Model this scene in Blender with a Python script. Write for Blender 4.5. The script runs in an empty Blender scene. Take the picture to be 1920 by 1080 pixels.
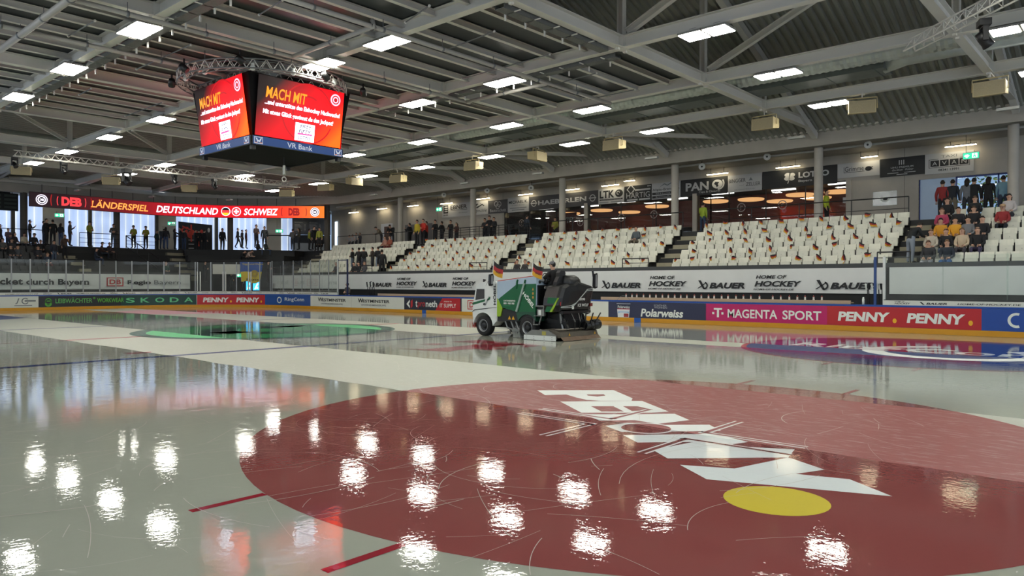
import bpy, math, random
from mathutils import Vector, Matrix
random.seed(11)
sc = bpy.context.scene
COL = sc.collection
# ------------------------------------------------------------------ camera
CAM = Vector((-14.298, -24.595, 1.7055))
YAW, PIT, ROL, FPX = 0.84439, -0.00588, 0.00074, 1384.38
_f = Vector((math.sin(YAW)*math.cos(PIT), math.cos(YAW)*math.cos(PIT), math.sin(PIT)))
_r = Vector((math.cos(YAW), -math.sin(YAW), 0)); _u = _r.cross(_f)
_r, _u = _r*math.cos(ROL)+_u*math.sin(ROL), _u*math.cos(ROL)-_r*math.sin(ROL)
cd = bpy.data.cameras.new('camera'); cam = bpy.data.objects.new('camera', cd); COL.objects.link(cam)
cam.matrix_world = Matrix(((_r.x, _u.x, -_f.x, CAM.x), (_r.y, _u.y, -_f.y, CAM.y), (_r.z, _u.z, -_f.z, CAM.z), (0, 0, 0, 1)))
cd.sensor_width = 36.0; cd.lens = FPX/1920*36.0; cd.clip_end = 400; cd.clip_start = .05
sc.camera = cam
# ------------------------------------------------------------------ world, exposure
w = bpy.data.worlds.new('world'); sc.world = w; w.use_nodes = True
bg = w.node_tree.nodes['Background']; bg.inputs[0].default_value = (.45, .66, 1, 1); bg.inputs[1].default_value = .9
vs = sc.view_settings; vs.view_transform = 'Standard'; vs.look = 'None'; vs.gamma = 1; vs.use_curve_mapping = False
vs.exposure = 0.42
LAMP = 32.0            # radiance of the ceiling light panels
sc.cycles.use_denoising = True
sc.cycles.max_bounces = 8; sc.cycles.diffuse_bounces = 3; sc.cycles.glossy_bounces = 4
sc.cycles.transparent_max_bounces = 12; sc.cycles.transmission_bounces = 4
sc.cycles.sample_clamp_indirect = 6.0
sc.cycles.caustics_reflective = False; sc.cycles.caustics_refractive = False
# ------------------------------------------------------------------ from a pixel of the photo to a point on a known plane
def ray(u, v): return _r*((u-960)/FPX) - _u*((v-540)/FPX) + _f
def at_z(u, v, z): d = ray(u, v); return CAM + d*((z-CAM.z)/d.z)
def at_x(u, v, x): d = ray(u, v); return CAM + d*((x-CAM.x)/d.x)
def at_y(u, v, y): d = ray(u, v); return CAM + d*((y-CAM.y)/d.y)
def at_line(u, v, A, B):              # vertical plane through A and B
    d = ray(u, v); n = Vector((B[1]-A[1], A[0]-B[0], 0)); return CAM + d*(n.dot(Vector((A[0], A[1], 0))-CAM)/n.dot(d))
def pix(P):
    d = Vector(P)-CAM; z = d.dot(_f); return 960+FPX*d.dot(_r)/z, 540-FPX*d.dot(_u)/z
# ------------------------------------------------------------------ materials
def lin(c):
    if isinstance(c, str): c = tuple(int(c[i:i+2], 16)/255 for i in (0, 2, 4))
    return tuple((x/12.92 if x <= .04045 else ((x+.055)/1.055)**2.4) for x in c)
MATS = {}
def mat(name, col, rough=.5, metal=0, var=.06, scale=4, emit=0, bump=0, spec=.5, stretch=None):
    if name in MATS: return MATS[name]
    m = bpy.data.materials.new(name); m.use_nodes = True; nt = m.node_tree; N = nt.nodes; L = nt.links
    b = N['Principled BSDF']; c = lin(col)
    b.inputs['Roughness'].default_value = rough; b.inputs['Metallic'].default_value = metal
    b.inputs['Specular IOR Level'].default_value = spec
    tc = N.new('ShaderNodeTexCoord'); nz = N.new('ShaderNodeTexNoise'); nz.inputs['Scale'].default_value = scale; nz.inputs['Detail'].default_value = 4
    if stretch:
        mp = N.new('ShaderNodeMapping'); mp.inputs['Scale'].default_value = stretch
        L.new(tc.outputs['Object'], mp.inputs[0]); L.new(mp.outputs[0], nz.inputs['Vector'])
    else: L.new(tc.outputs['Object'], nz.inputs['Vector'])
    mx = N.new('ShaderNodeMix'); mx.data_type = 'RGBA'
    mx.inputs[6].default_value = (*[x*(1-var) for x in c], 1); mx.inputs[7].default_value = (*[min(1, x*(1+var)) for x in c], 1)
    L.new(nz.outputs['Fac'], mx.inputs[0])
    if emit:
        b.inputs['Base Color'].default_value = (*c, 1)
        L.new(mx.outputs[2], b.inputs['Emission Color']); b.inputs['Emission Strength'].default_value = emit
    else: L.new(mx.outputs[2], b.inputs['Base Color'])
    if bump:
        bp = N.new('ShaderNodeBump'); bp.inputs['Strength'].default_value = bump; bp.inputs['Distance'].default_value = .01
        L.new(nz.outputs['Fac'], bp.inputs['Height']); L.new(bp.outputs[0], b.inputs['Normal'])
    MATS[name] = m; return m
def glow(name, rgb, strength):        # something that gives off light; rgb linear
    if name in MATS: return MATS[name]
    m = bpy.data.materials.new(name); m.use_nodes = True; nt = m.node_tree; N = nt.nodes
    b = N['Principled BSDF']; b.inputs['Base Color'].default_value = (.02, .02, .02, 1); b.inputs['Roughness'].default_value = .3
    b.inputs['Specular IOR Level'].default_value = .15; b.inputs['Emission Color'].default_value = (*rgb, 1); b.inputs['Emission Strength'].default_value = strength
    MATS[name] = m; return m
def glassmat(name, tint, refl=1.0, rough=0.0, haze=.02, hazecol=(.8, .85, .85)):
    m = bpy.data.materials.new(name); m.use_nodes = True; nt = m.node_tree; N = nt.nodes; L = nt.links
    N.remove(N['Principled BSDF']); out = N['Material Output']
    t = N.new('ShaderNodeBsdfTransparent'); t.inputs[0].default_value = (*tint, 1)
    g = N.new('ShaderNodeBsdfGlossy'); g.inputs['Roughness'].default_value = rough
    d = N.new('ShaderNodeBsdfDiffuse'); d.inputs[0].default_value = (*hazecol, 1)
    lw = N.new('ShaderNodeFresnel'); lw.inputs['IOR'].default_value = 1.45
    mu = N.new('ShaderNodeMath'); mu.operation = 'MULTIPLY'; mu.inputs[1].default_value = refl; mu.use_clamp = True
    L.new(lw.outputs[0], mu.inputs[0])
    a = N.new('ShaderNodeMixShader'); a.inputs[0].default_value = haze
    nz = N.new('ShaderNodeTexNoise'); nz.inputs['Scale'].default_value = 1.3; nz.inputs['Detail'].default_value = 6
    tc = N.new('ShaderNodeTexCoord'); L.new(tc.outputs['Object'], nz.inputs['Vector'])
    hm = N.new('ShaderNodeMath'); hm.operation = 'MULTIPLY'; hm.inputs[1].default_value = haze*2; L.new(nz.outputs['Fac'], hm.inputs[0]); L.new(hm.outputs[0], a.inputs[0])
    b = N.new('ShaderNodeMixShader')
    L.new(t.outputs[0], a.inputs[1]); L.new(d.outputs[0], a.inputs[2])
    L.new(mu.outputs[0], b.inputs[0]); L.new(a.outputs[0], b.inputs[1]); L.new(g.outputs[0], b.inputs[2]); L.new(b.outputs[0], out.inputs[0])
    MATS[name] = m; return m
W = mat('white_plastic', 'e4e4dc', .45); BLK = mat('black_metal', '0c0d0e', .45)
STEEL = mat('painted_steel', 'd6d3ca', .45, var=.05, scale=2); STEELD = mat('grey_steel', '77797a', .4, .3)
CONC = mat('concrete', 'b5b0a6', .8, var=.18, scale=1.2, bump=.1); CONCD = mat('dark_concrete', '2b2c2c', .8, var=.2, scale=2)
STEP = mat('step_concrete', '8d8874', .8, var=.15, scale=3); TERR = mat('terrace_black', '191b1c', .7, var=.2, scale=2)
GALV = mat('galvanised_sheet', 'c4cbc6', .3, .3, var=.2, scale=3); PURL = mat('purlin_paint', 'cfccc4', .5, var=.05)
SEATW = mat('seat_white', 'd2d2c2', .4, var=.04); BLUE = mat('board_cap_blue', '17479a', .35); YEL = mat('kick_plate_yellow', 'c98f17', .45)
BOARDW = mat('board_white', 'd3d6cd', .35, var=.03); TAN = mat('bench_shelf_wood', 'b39b7d', .55, var=.12, stretch=(8, .6, 8))
FABW = mat('banner_fabric', 'd8dbd9', .6, var=.06, scale=1.5); INK = mat('ink_black', '14171a', .5); INKG = mat('ink_grey', '6d7276', .5)
RED = mat('penny_red', 'b3262c', .35); GOLD = mat('flag_gold', 'cf9f20', .6); WHT = mat('letter_white', 'dfe4de', .4)
NAVY = mat('navy', '20263f', .35); DGRN = mat('dark_green', '123c36', .35); GRN = mat('mint_green', '68c48a', .4); LGRN = mat('leaf_green', '58a83c', .4)
PLEX = glassmat('plexiglass', (.955, .98, .97), .32, 0, .03); WGLASS = glassmat('window_glass', (.72, .74, .74), 1.1, 0, .012)
LIGHT = glow('lamp_panel', (1.0, .975, .87), LAMP)
# ------------------------------------------------------------------ mesh builder: one mesh object per builder
_TXT = {}
def text_geo(s, bold=0, sh=0):
    k = (s, bold, sh)
    if k not in _TXT:
        c = bpy.data.curves.new('t', 'FONT'); c.body = s; c.offset = bold; c.shear = sh; c.resolution_u = 3; c.fill_mode = 'FRONT'
        o = bpy.data.objects.new('t', c); me = bpy.data.meshes.new_from_object(o)
        V = [(v.co.x, v.co.y) for v in me.vertices]; F = [tuple(p.vertices) for p in me.polygons]
        bpy.data.objects.remove(o); bpy.data.meshes.remove(me); bpy.data.curves.remove(c)
        x0 = min(a for a, _ in V); x1 = max(a for a, _ in V); y0 = min(b for _, b in V); y1 = max(b for _, b in V)
        _TXT[k] = ([((a-x0)/(x1-x0), (b-y0)/(y1-y0)) for a, b in V], F)
    return _TXT[k]
class MB:
    def __init__(s): s.v = []; s.f = []; s.m = []; s.mats = []; s.asp = 1
    def mi(s, m):
        if m not in s.mats: s.mats.append(m)
        return s.mats.index(m)
    def add(s, V, F, m):
        n = len(s.v); k = s.mi(m); s.v += [tuple(p) for p in V]; s.f += [tuple(i+n for i in f) for f in F]; s.m += [k]*len(F); return s
    def poly(s, P, m): return s.add(P, [tuple(range(len(P)))], m)
    def box(s, x0, x1, y0, y1, z0, z1, m):
        V = [(x, y, z) for z in (z0, z1) for y in (y0, y1) for x in (x0, x1)]
        return s.add(V, [(0, 2, 3, 1), (4, 5, 7, 6), (0, 1, 5, 4), (2, 6, 7, 3), (0, 4, 6, 2), (1, 3, 7, 5)], m)
    def bar(s, p, q, wd, h, m, up=(0, 0, 1), off=(0, 0)):
        p = Vector(p); q = Vector(q); d = (q-p).normalized(); a = d.cross(Vector(up))
        if a.length < 1e-5: a = d.cross(Vector((1, 0, 0)))
        a.normalize(); b = a.cross(d); V = []
        for e in (p, q):
            e = e + a*off[0] + b*off[1]
            V += [e-a*wd/2-b*h/2, e+a*wd/2-b*h/2, e+a*wd/2+b*h/2, e-a*wd/2+b*h/2]
        return s.add(V, [(3, 2, 1, 0), (4, 5, 6, 7), (0, 1, 5, 4), (1, 2, 6, 5), (2, 3, 7, 6), (3, 0, 4, 7)], m)
    def ibeam(s, p, q, wd, h, m, t=.025, up=(0, 0, 1)):
        s.bar(p, q, wd, t, m, up, (0, -h/2+t/2)); s.bar(p, q, wd, t, m, up, (0, h/2-t/2)); return s.bar(p, q, t*.8, h-2*t, m, up)
    def tube(s, P, r, m, n=8, cap=True):
        P = [Vector(p) for p in P]; k = len(P); V = []; F = []; pa = None
        for i, p in enumerate(P):
            d = (P[min(i+1, k-1)]-P[max(i-1, 0)]).normalized()
            a = d.cross(Vector((0, 0, 1))) if pa is None else pa-d*pa.dot(d)
            if a.length < 1e-4: a = d.cross(Vector((1, 0, 0)))
            a.normalize(); pa = a; b = d.cross(a); rr = r[i] if isinstance(r, (list, tuple)) else r
            V += [p+(a*math.cos(2*math.pi*j/n)+b*math.sin(2*math.pi*j/n))*rr for j in range(n)]
        for i in range(k-1):
            F += [(i*n+j, i*n+(j+1) % n, (i+1)*n+(j+1) % n, (i+1)*n+j) for j in range(n)]
        if cap: F += [tuple(range(n))[::-1], tuple((k-1)*n+j for j in range(n))]
        return s.add(V, F, m)
    def lathe(s, prof, c, ax, m, n=20):        # prof: (radius, along) pairs round the axis ax through c
        c = Vector(c); ax = Vector(ax).normalized(); a = ax.orthogonal().normalized(); b = ax.cross(a); V = []; F = []
        for r, h in prof: V += [c+ax*h+(a*math.cos(2*math.pi*j/n)+b*math.sin(2*math.pi*j/n))*r for j in range(n)]
        for i in range(len(prof)-1): F += [(i*n+j, i*n+(j+1) % n, (i+1)*n+(j+1) % n, (i+1)*n+j) for j in range(n)]
        return s.add(V, F, m)
    def ball(s, c, r, m, n=10, k=6):
        r = (r, r, r) if not isinstance(r, (tuple, list)) else r; V = []; F = []
        for i in range(k+1):
            t = math.pi*i/k
            V += [(c[0]+r[0]*math.sin(t)*math.cos(2*math.pi*j/n), c[1]+r[1]*math.sin(t)*math.sin(2*math.pi*j/n), c[2]+r[2]*math.cos(t)) for j in range(n)]
        for i in range(k): F += [(i*n+j, (i+1)*n+j, (i+1)*n+(j+1) % n, i*n+(j+1) % n) for j in range(n)]
        return s.add(V, F, m)
    def prism(s, P, fn, d0, d1, m):            # polygon P in (a, b) carried by fn(a, b, d) between depths d0 and d1
        n = len(P); V = [fn(a, b, d0) for a, b in P]+[fn(a, b, d1) for a, b in P]
        return s.add(V, [tuple(range(n)), tuple(range(2*n-1, n-1, -1))]+[(i, n+i, n+(i+1) % n, (i+1) % n) for i in range(n)], m)
    # flat marks: fn(x, y) -> point on the surface
    def rect(s, fn, x, y, wd, h, m, nx=1):
        V = []; F = []
        for i in range(nx+1): V += [fn(x+wd*i/nx, y), fn(x+wd*i/nx, y+h)]
        for i in range(nx): F.append((2*i, 2*i+2, 2*i+3, 2*i+1))
        return s.add(V, F, m)
    def flat(s, fn, P, m): return s.poly([fn(a, b) for a, b in P], m)
    def text(s, t, fn, x, y, wd, h, m, bold=.012, sh=0):
        V, F = text_geo(t, bold, sh); return s.add([fn(x+a*wd, y+b*h) for a, b in V], F, m)
    def disc(s, fn, x, y, rx, m, ry=None, n=24): 
        ry = ry or rx*s.asp; return s.poly([fn(x+rx*math.cos(2*math.pi*i/n), y+ry*math.sin(2*math.pi*i/n)) for i in range(n)], m)
    def ring(s, fn, x, y, r0, r1, m, a0=0, a1=360, n=28):
        V = []; F = []
        for i in range(n+1):
            a = math.radians(a0+(a1-a0)*i/n); V += [fn(x+r0*math.cos(a), y+r0*s.asp*math.sin(a)), fn(x+r1*math.cos(a), y+r1*s.asp*math.sin(a))]
        for i in range(n): F.append((2*i, 2*i+1, 2*i+3, 2*i+2))
        return s.add(V, F, m)
    def mesh(s, name, smooth=False):
        me = bpy.data.meshes.new(name); me.from_pydata(s.v, [], s.f)
        for m in s.mats: me.materials.append(m)
        me.polygons.foreach_set('material_index', s.m)
        if smooth: me.polygons.foreach_set('use_smooth', [True]*len(s.f))
        me.update(); return me
    def build(s, name, parent=None, loc=None, rz=0, smooth=False):
        o = bpy.data.objects.new(name, s.mesh(name, smooth)); COL.objects.link(o)
        if loc is not None: o.location = loc
        if rz: o.rotation_euler.z = rz
        if parent: o.parent = parent
        return o
def tag(o, label, cat, group=None, kind=None):
    o['label'] = label; o['category'] = cat
    if group: o['group'] = group
    if kind: o['kind'] = kind
    return o
def st(o): o['kind'] = 'structure'; return o
def thing(name, label, cat, loc=(0, 0, 0), rz=0, group=None):
    o = bpy.data.objects.new(name, None); COL.objects.link(o); o.location = loc; o.rotation_euler.z = rz; o.empty_display_size = .2
    return tag(o, label, cat, group)
def dup(o, loc=None, rz=None, label=None, parent=None):
    c = o.copy(); COL.objects.link(c)
    if parent: c.parent = parent
    if loc is not None: c.location = loc
    if rz is not None: c.rotation_euler.z = rz
    if label: c['label'] = label
    for ch in list(o.children): dup(ch, parent=c)
    return c
ORD = 'first second third fourth fifth sixth seventh eighth ninth tenth eleventh twelfth thirteenth fourteenth fifteenth sixteenth seventeenth eighteenth nineteenth twentieth twenty-first twenty-second twenty-third twenty-fourth twenty-fifth twenty-sixth twenty-seventh twenty-eighth twenty-ninth thirtieth'.split()
# ------------------------------------------------------------------ ice: painted colour under a film of fresh water (wet) or scraped and dry
def icemat(name, wet, dry, scr=.0):
    m = bpy.data.materials.new(name); m.use_nodes = True; nt = m.node_tree; N = nt.nodes; L = nt.links; b = N['Principled BSDF']
    def M(op, a, c=None, cl=False):
        n = N.new('ShaderNodeMath'); n.operation = op; n.use_clamp = cl
        for i, x in enumerate((a, c)):
            if x is None: continue
            if isinstance(x, (int, float)): n.inputs[i].default_value = x
            else: L.new(x, n.inputs[i])
        return n.outputs[0]
    g = N.new('ShaderNodeNewGeometry'); sp = N.new('ShaderNodeSeparateXYZ'); L.new(g.outputs['Position'], sp.inputs[0])
    n1 = N.new('ShaderNodeTexNoise'); n1.inputs['Scale'].default_value = .7; n1.inputs['Detail'].default_value = 5; L.new(g.outputs['Position'], n1.inputs['Vector'])
    x = M('ADD', sp.outputs[0], M('MULTIPLY', M('SUBTRACT', n1.outputs['Fac'], .5), .22)); y = sp.outputs[1]
    def R(v, a, c): return M('MULTIPLY', M('GREATER_THAN', v, a), M('LESS_THAN', v, c))
    D = M('ADD', R(x, -6.65, -3.0), R(x, 4.65, 6.05)); D = M('ADD', D, M('MULTIPLY', R(x, 2.85, 4.65), M('GREATER_THAN', y, -7.9)), True)
    mp = N.new('ShaderNodeMapping'); mp.inputs['Scale'].default_value = (9, 2.2, 1); mp.inputs['Rotation'].default_value = (0, 0, .9); L.new(g.outputs['Position'], mp.inputs[0])
    n2 = N.new('ShaderNodeTexNoise'); n2.inputs['Scale'].default_value = 1.6; n2.inputs['Detail'].default_value = 8; n2.inputs['Roughness'].default_value = .75; L.new(mp.outputs[0], n2.inputs['Vector'])
    mx = N.new('ShaderNodeMix'); mx.data_type = 'RGBA'; mx.inputs[6].default_value = (*lin(wet), 1); mx.inputs[7].default_value = (*lin(dry), 1); L.new(D, mx.inputs[0])
    # frosty scraping on the dry strips
    fr = N.new('ShaderNodeMapRange'); fr.inputs[1].default_value = .52; fr.inputs[2].default_value = .72; L.new(n2.outputs['Fac'], fr.inputs[0])
    f2 = N.new('ShaderNodeMix'); f2.data_type = 'RGBA'; f2.inputs[7].default_value = (*lin('d9dad2'), 1); L.new(mx.outputs[2], f2.inputs[6]); L.new(M('MULTIPLY', M('MULTIPLY', fr.outputs[0], D), .38+scr), f2.inputs[0])
    L.new(f2.outputs[2], b.inputs['Base Color'])
    ro = N.new('ShaderNodeMapRange'); ro.inputs[3].default_value = .024; ro.inputs[4].default_value = .42; L.new(D, ro.inputs[0]); L.new(ro.outputs[0], b.inputs['Roughness'])
    b.inputs['IOR'].default_value = 1.31; b.inputs['Specular IOR Level'].default_value = .5
    # ripples on the film of water, ruts under the scraped ice
    n3 = N.new('ShaderNodeTexNoise'); n3.inputs['Scale'].default_value = 3.4; n3.inputs['Detail'].default_value = 5; n3.inputs['Roughness'].default_value = .62
    L.new(g.outputs['Position'], n3.inputs['Vector'])
    bp = N.new('ShaderNodeBump'); bp.inputs['Strength'].default_value = 1; bp.inputs['Distance'].default_value = .0017; L.new(n3.outputs['Fac'], bp.inputs['Height'])
    n4 = N.new('ShaderNodeTexNoise'); n4.inputs['Scale'].default_value = 17; n4.inputs['Detail'].default_value = 3; L.new(g.outputs['Position'], n4.inputs['Vector'])
    b4 = N.new('ShaderNodeBump'); b4.inputs['Strength'].default_value = 1; b4.inputs['Distance'].default_value = .00045; L.new(n4.outputs['Fac'], b4.inputs['Height']); L.new(bp.outputs[0], b4.inputs['Normal'])
    b2 = N.new('ShaderNodeBump'); b2.inputs['Strength'].default_value = .35; b2.inputs['Distance'].default_value = .01; L.new(M('MULTIPLY', n2.outputs['Fac'], D), b2.inputs['Height'])
    L.new(b4.outputs[0], b2.inputs['Normal']); L.new(b2.outputs[0], b.inputs['Normal'])
    return m
ICE = icemat('ice', '9a9d90', 'b2b5a8'); IRED = icemat('ice_red', '824543', '8c4b49', .06); IBLUE = icemat('ice_blue', '1d2d5c', '283a6b'); IGRN = icemat('ice_green', '2f9a5c', '58b97c')
IDG = icemat('ice_dark_green', '123b34', '1c4a42'); IWHT = icemat('ice_white_paint', 'd9e0df', 'dfe3de'); IYEL = icemat('ice_yellow', 'cdbb45', 'cdbb45'); ILIN = icemat('ice_line_red', '8d2531', '9c3a44'); IBLN = icemat('ice_line_blue', '202d63', '2b3769')
ISCR = icemat('ice_scratch', 'bdb4ab', 'c9c6bc'); IPNK = icemat('ice_pink', 'b87f8c', 'c99aa4')
b = MB(); b.poly([(-40, -45, 0), (14.2, -45, 0), (14.2, 29.2, 0), (-40, 29.2, 0)], ICE); st(b.build('floor'))
b = MB(); b.poly([(-40, -45, -.4), (34, -45, -.4), (34, 46, -.4), (-40, 46, -.4)], CONCD); st(b.build('floor_slab'))
def gfn(z): return lambda x, y: (x, y, z)
def gtxt(cx, cy, ang, z):   # painted lettering: reading direction at ang
    ca, sa = math.cos(ang), math.sin(ang); return lambda x, y: (cx+x*ca-y*sa, cy+x*sa+y*ca, z)
b = MB(); g1 = gfn(.0012); g2 = gfn(.0022); g3 = gfn(.0032)
for cy, ly in ((0, ILIN), (-7.06, IBLN), (7.06, IBLN)):
    b.poly([(-30, cy-.15, .0012), (13.7, cy-.15, .0012), (13.7, cy+.15, .0012), (-30, cy+.15, .0012)], ly)
st(b.build('floor_line'))
HX, HY = 6.744, 20.0
def spot(cx, cy, col, name):
    b = MB(); b.disc(g1, cx, cy, 4.5, col, n=96)
    for sx in (-1, 1):
        for dy in (-.865, .865):
            b.poly([(cx+sx*4.42, cy+dy-.04, .0016), (cx+sx*5.03, cy+dy-.04, .0016), (cx+sx*5.03, cy+dy+.04, .0016), (cx+sx*4.42, cy+dy+.04, .0016)], ILIN)
    return b
b = spot(-HX, -HY, IRED, 0)
# lettering P E N N Y laid along the rink, baseline on the far-board side of the letters' feet
L0 = at_z(1012, 733, 0); L1 = at_z(1668, 930, 0)
def quad(P, m, z=.0022): b.poly([tuple(at_z(u, v, 0))[:2]+(z,) for u, v in P], m)
def pl(P, m, z=.0022): b.poly([(x, y, z) for x, y in P], m)
def G(u, v): p = at_z(u, v, 0); return (p.x, p.y)
Q = {'P': [(1007, 732), (1150, 731.5), (1186, 747), (1184, 752), (1125, 752), (1100, 750), (1082, 746), (1062, 740), (1022, 741)],
     'E': [(1050, 753), (1204, 752), (1254, 772), (1222, 774), (1090, 774)],
     'N1': [(1094, 777), (1188, 777), (1265, 776), (1293, 788), (1234, 795), (1190, 788), (1125, 789)],
     'N2': [(1135, 799), (1175, 793), (1240, 797), (1330, 796.5), (1352, 808), (1290, 809), (1165, 810)],
     'N3': [(1168, 816), (1340, 814), (1403, 829), (1358, 836), (1490, 843), (1478, 858), (1252, 860), (1224, 844), (1300, 829), (1195, 830)],
     'Y': [(1275, 872), (1377, 879), (1478, 858), (1546, 881), (1492, 889), (1593, 899), (1673, 931), (1325, 899)]}
for k in Q: quad(Q[k], IWHT)
quad([(1100, 740), (1132, 739.5), (1135, 742), (1120, 744), (1102, 742)], IRED, .0028); quad([(1108, 762), (1150, 762), (1170, 772), (1128, 772)], IRED, .0028); quad([(1168, 762), (1195, 762), (1225, 769), (1185, 771)], IRED, .0028)
c = at_z(1455, 938, 0); e = at_z(1389, 935, 0); b.disc(g2, c.x, c.y, .40, IYEL, n=40)
b.disc(gfn(.0034), -HX, -HY, .33, IWHT, n=36); b.disc(gfn(.004), -HX, -HY, .29, IRED, n=36)
for sx in (-1, 1):
    for sy in (-1, 1):
        for z, k, mm in ((.003, .0, IWHT), (.0036, .03, IRED)):
            x0, y0 = -HX+sx*.22, -HY+sy*.64
            b.poly([(x0-.06+k, y0-.06+k, z), (x0+.06-k, y0-.06+k, z), (x0+.06-k, y0+sy*1.15, z), (x0-.06+k, y0+sy*1.15, z)] if sy > 0 else [(x0-.06+k, y0+.06-k, z), (x0-.06+k, y0+sy*1.15, z), (x0+.06-k, y0+sy*1.15, z), (x0+.06-k, y0+.06-k, z)], mm)
            xe = x0+sx*.92
            b.poly([(min(x0, xe), y0-.06+k, z), (max(x0, xe), y0-.06+k, z), (max(x0, xe), y0+.06-k, z), (min(x0, xe), y0+.06-k, z)], mm)
st(b.build('floor_circle_red'))
b = spot(HX, -HY, IBLUE, 0); b.ring(g2, HX, -HY, 4.36, 4.5, ILIN, n=96); f = gtxt(HX+1.6, -HY-1.2, math.pi, .0024)
b.ring(g2, HX-.2, -HY-.6, 1.5, 2.0, IWHT, 20, 320); b.text('RingConn', gtxt(HX-.9, -HY+3.3, -math.pi/2, .0024), 0, 0, 6.4, 1.6, IWHT, .02); st(b.build('floor_circle_blue'))
b = MB(); b.disc(g1, 0, 0, 4.55, IDG, n=96); b.disc(g2, 0, 0, 4.05, IGRN, n=96); b.ring(g3, .3, .2, 1.4, 2.5, IDG, 30, 300); b.flat(g3, [(-2.9, -1.2), (-.4, -.4), (-.7, .5), (-3.0, .1)], IDG); b.flat(g3, [(.5, .6), (3.2, 1.6), (3.0, 2.2), (.3, 1.4)], IDG); st(b.build('floor_circle_green'))
for cx, cc in ((-HX, IBLUE), (HX, IPNK)):
    b = spot(cx, HY, cc, 0); st(b.build('floor_circle_far'))
# red hockey-player-like arrow mark in the neutral zone, free lettering in four slanted strokes
b = MB()
for P in ([(741, 653.5), (800, 654.5), (905, 645), (985, 645.5), (945, 650), (855, 657), (840, 660)], [(783, 645.5), (820, 643.5), (840, 645), (815, 647.5)], [(840, 641), (900, 637.5), (1022, 648), (985, 651.5), (975, 649), (990, 647.5)], [(893, 655), (925, 651.5), (955, 654), (920, 656.5)]):
    b.poly([tuple(at_z(u, v, 0))[:2]+(.0014,) for u, v in P], ILIN)
b.poly([tuple(at_z(u, v, 0))[:2]+(.0016,) for u, v in ((232, 662), (283, 659.5), (284, 660.8), (240, 664))], ILIN)
st(b.build('floor_mark'))
# skate cuts: long thin arcs in the wet ice of the foreground
b = MB(); rr = random.Random(5)
for i in range(430):
    x = rr.uniform(-13.2, -4.2); y = rr.uniform(-22.5, -9); L = rr.uniform(.2, 1.3)*(2.2 if i % 14 == 0 else 1); a = rr.choice((rr.gauss(2.5, .5), rr.gauss(.6, .6), rr.uniform(0, 6.3))); k = rr.gauss(0, .5) if i % 5 else rr.choice((-1, 1))*rr.uniform(.7, 1.3); wd = rr.uniform(.001, .0028)*(1.6 if i % 9 == 0 else 1); P = []
    for j in range(13):
        P.append((x-math.sin(a)*wd, y+math.cos(a)*wd, x+math.sin(a)*wd, y-math.cos(a)*wd)); x += math.cos(a)*L/12; y += math.sin(a)*L/12; a += k*L/12
    V = []
    for p in P: V += [(p[0], p[1], .0045), (p[2], p[3], .0045)]
    b.add(V, [(2*j, 2*j+1, 2*j+3, 2*j+2) for j in range(12)], ISCR)
st(b.build('floor_scratches'))
# ------------------------------------------------------------------ rink boards: far long side, rounded corner, end
BX, BY, BR = 13.81, 28.5, 8.5; SA = BY-BR; SB = SA+BR*math.pi/2
def bpath(s):
    if s <= SA: return Vector((BX, s, 0)), Vector((-1, 0, 0))
    if s <= SB:
        a = (s-SA)/BR; return Vector((BX-BR+BR*math.cos(a), SA+BR*math.sin(a), 0)), Vector((-math.cos(a), -math.sin(a), 0))
    return Vector((BX-BR-(s-SB), BY, 0)), Vector((0, -1, 0))
def s_of(u, z=.5):
    a, c = -23.5, 60.
    for _ in range(50):
        m_ = (a+c)/2; P, n = bpath(m_); P.z = z
        if pix(P)[0] > u: a = m_
        else: c = m_
    return (a+c)/2
def bfn(s0, off):
    def f(x, y):
        P, n = bpath(s0-x); P = P+n*off; return (P.x, P.y, y)
    return f
def strip(b, s0, s1, z0, z1, o0, o1, m):       # solid band along the boards between offsets o0 (back) and o1 (front)
    k = max(1, int(abs(s1-s0)/.45)); V = []
    for i in range(k+1):
        P, n = bpath(s0+(s1-s0)*i/k)
        for o, z in ((o0, z0), (o1, z0), (o1, z1), (o0, z1)): q = P+n*o; V.append((q.x, q.y, z))
    F = [(0, 1, 2, 3), (4*k+3, 4*k+2, 4*k+1, 4*k)]
    for i in range(k):
        for j in range(4): F.append((4*i+j, 4*(i+1)+j, 4*(i+1)+(j+1) % 4, 4*i+(j+1) % 4))
    b.add(V, F, m)
t = thing('rink_boards', 'white rink boards with yellow kick plate and blue cap around the ice', 'boards')
S0, S1 = -24.5, 46
b = MB(); strip(b, S0, S1, .0, .90, -.1, 0, BOARDW); b.build('board_panel', t)
b = MB(); strip(b, S0, S1, 0.003, .19, 0, .012, YEL); b.build('kick_plate', t)
b = MB(); strip(b, S0, S1, .90, .965, -.12, .02, BLUE); b.build('cap_rail', t)
b = MB()
for cy in (-7.06, 7.06): strip(b, cy-.17, cy+.17, .004, .192, 0, .016, mat('board_blue_mark', '1c56a8', .4))
b.build('blue_line_mark', t)
def ad(u0, u1, base, label, draw, name='advertising_board'):
    s0, s1 = s_of(u0), s_of(u1); L = s0-s1; b = MB(); f0 = bfn(s0, .014); f1 = bfn(s0, .018); f2 = bfn(s0, .021)
    strip(b, s0, s1, .195, .895, .001, .014, base); draw(b, f1, f2, L); o = b.build(name); tag(o, label, 'advertising board', 'advertising boards round the rink'); return o
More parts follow.
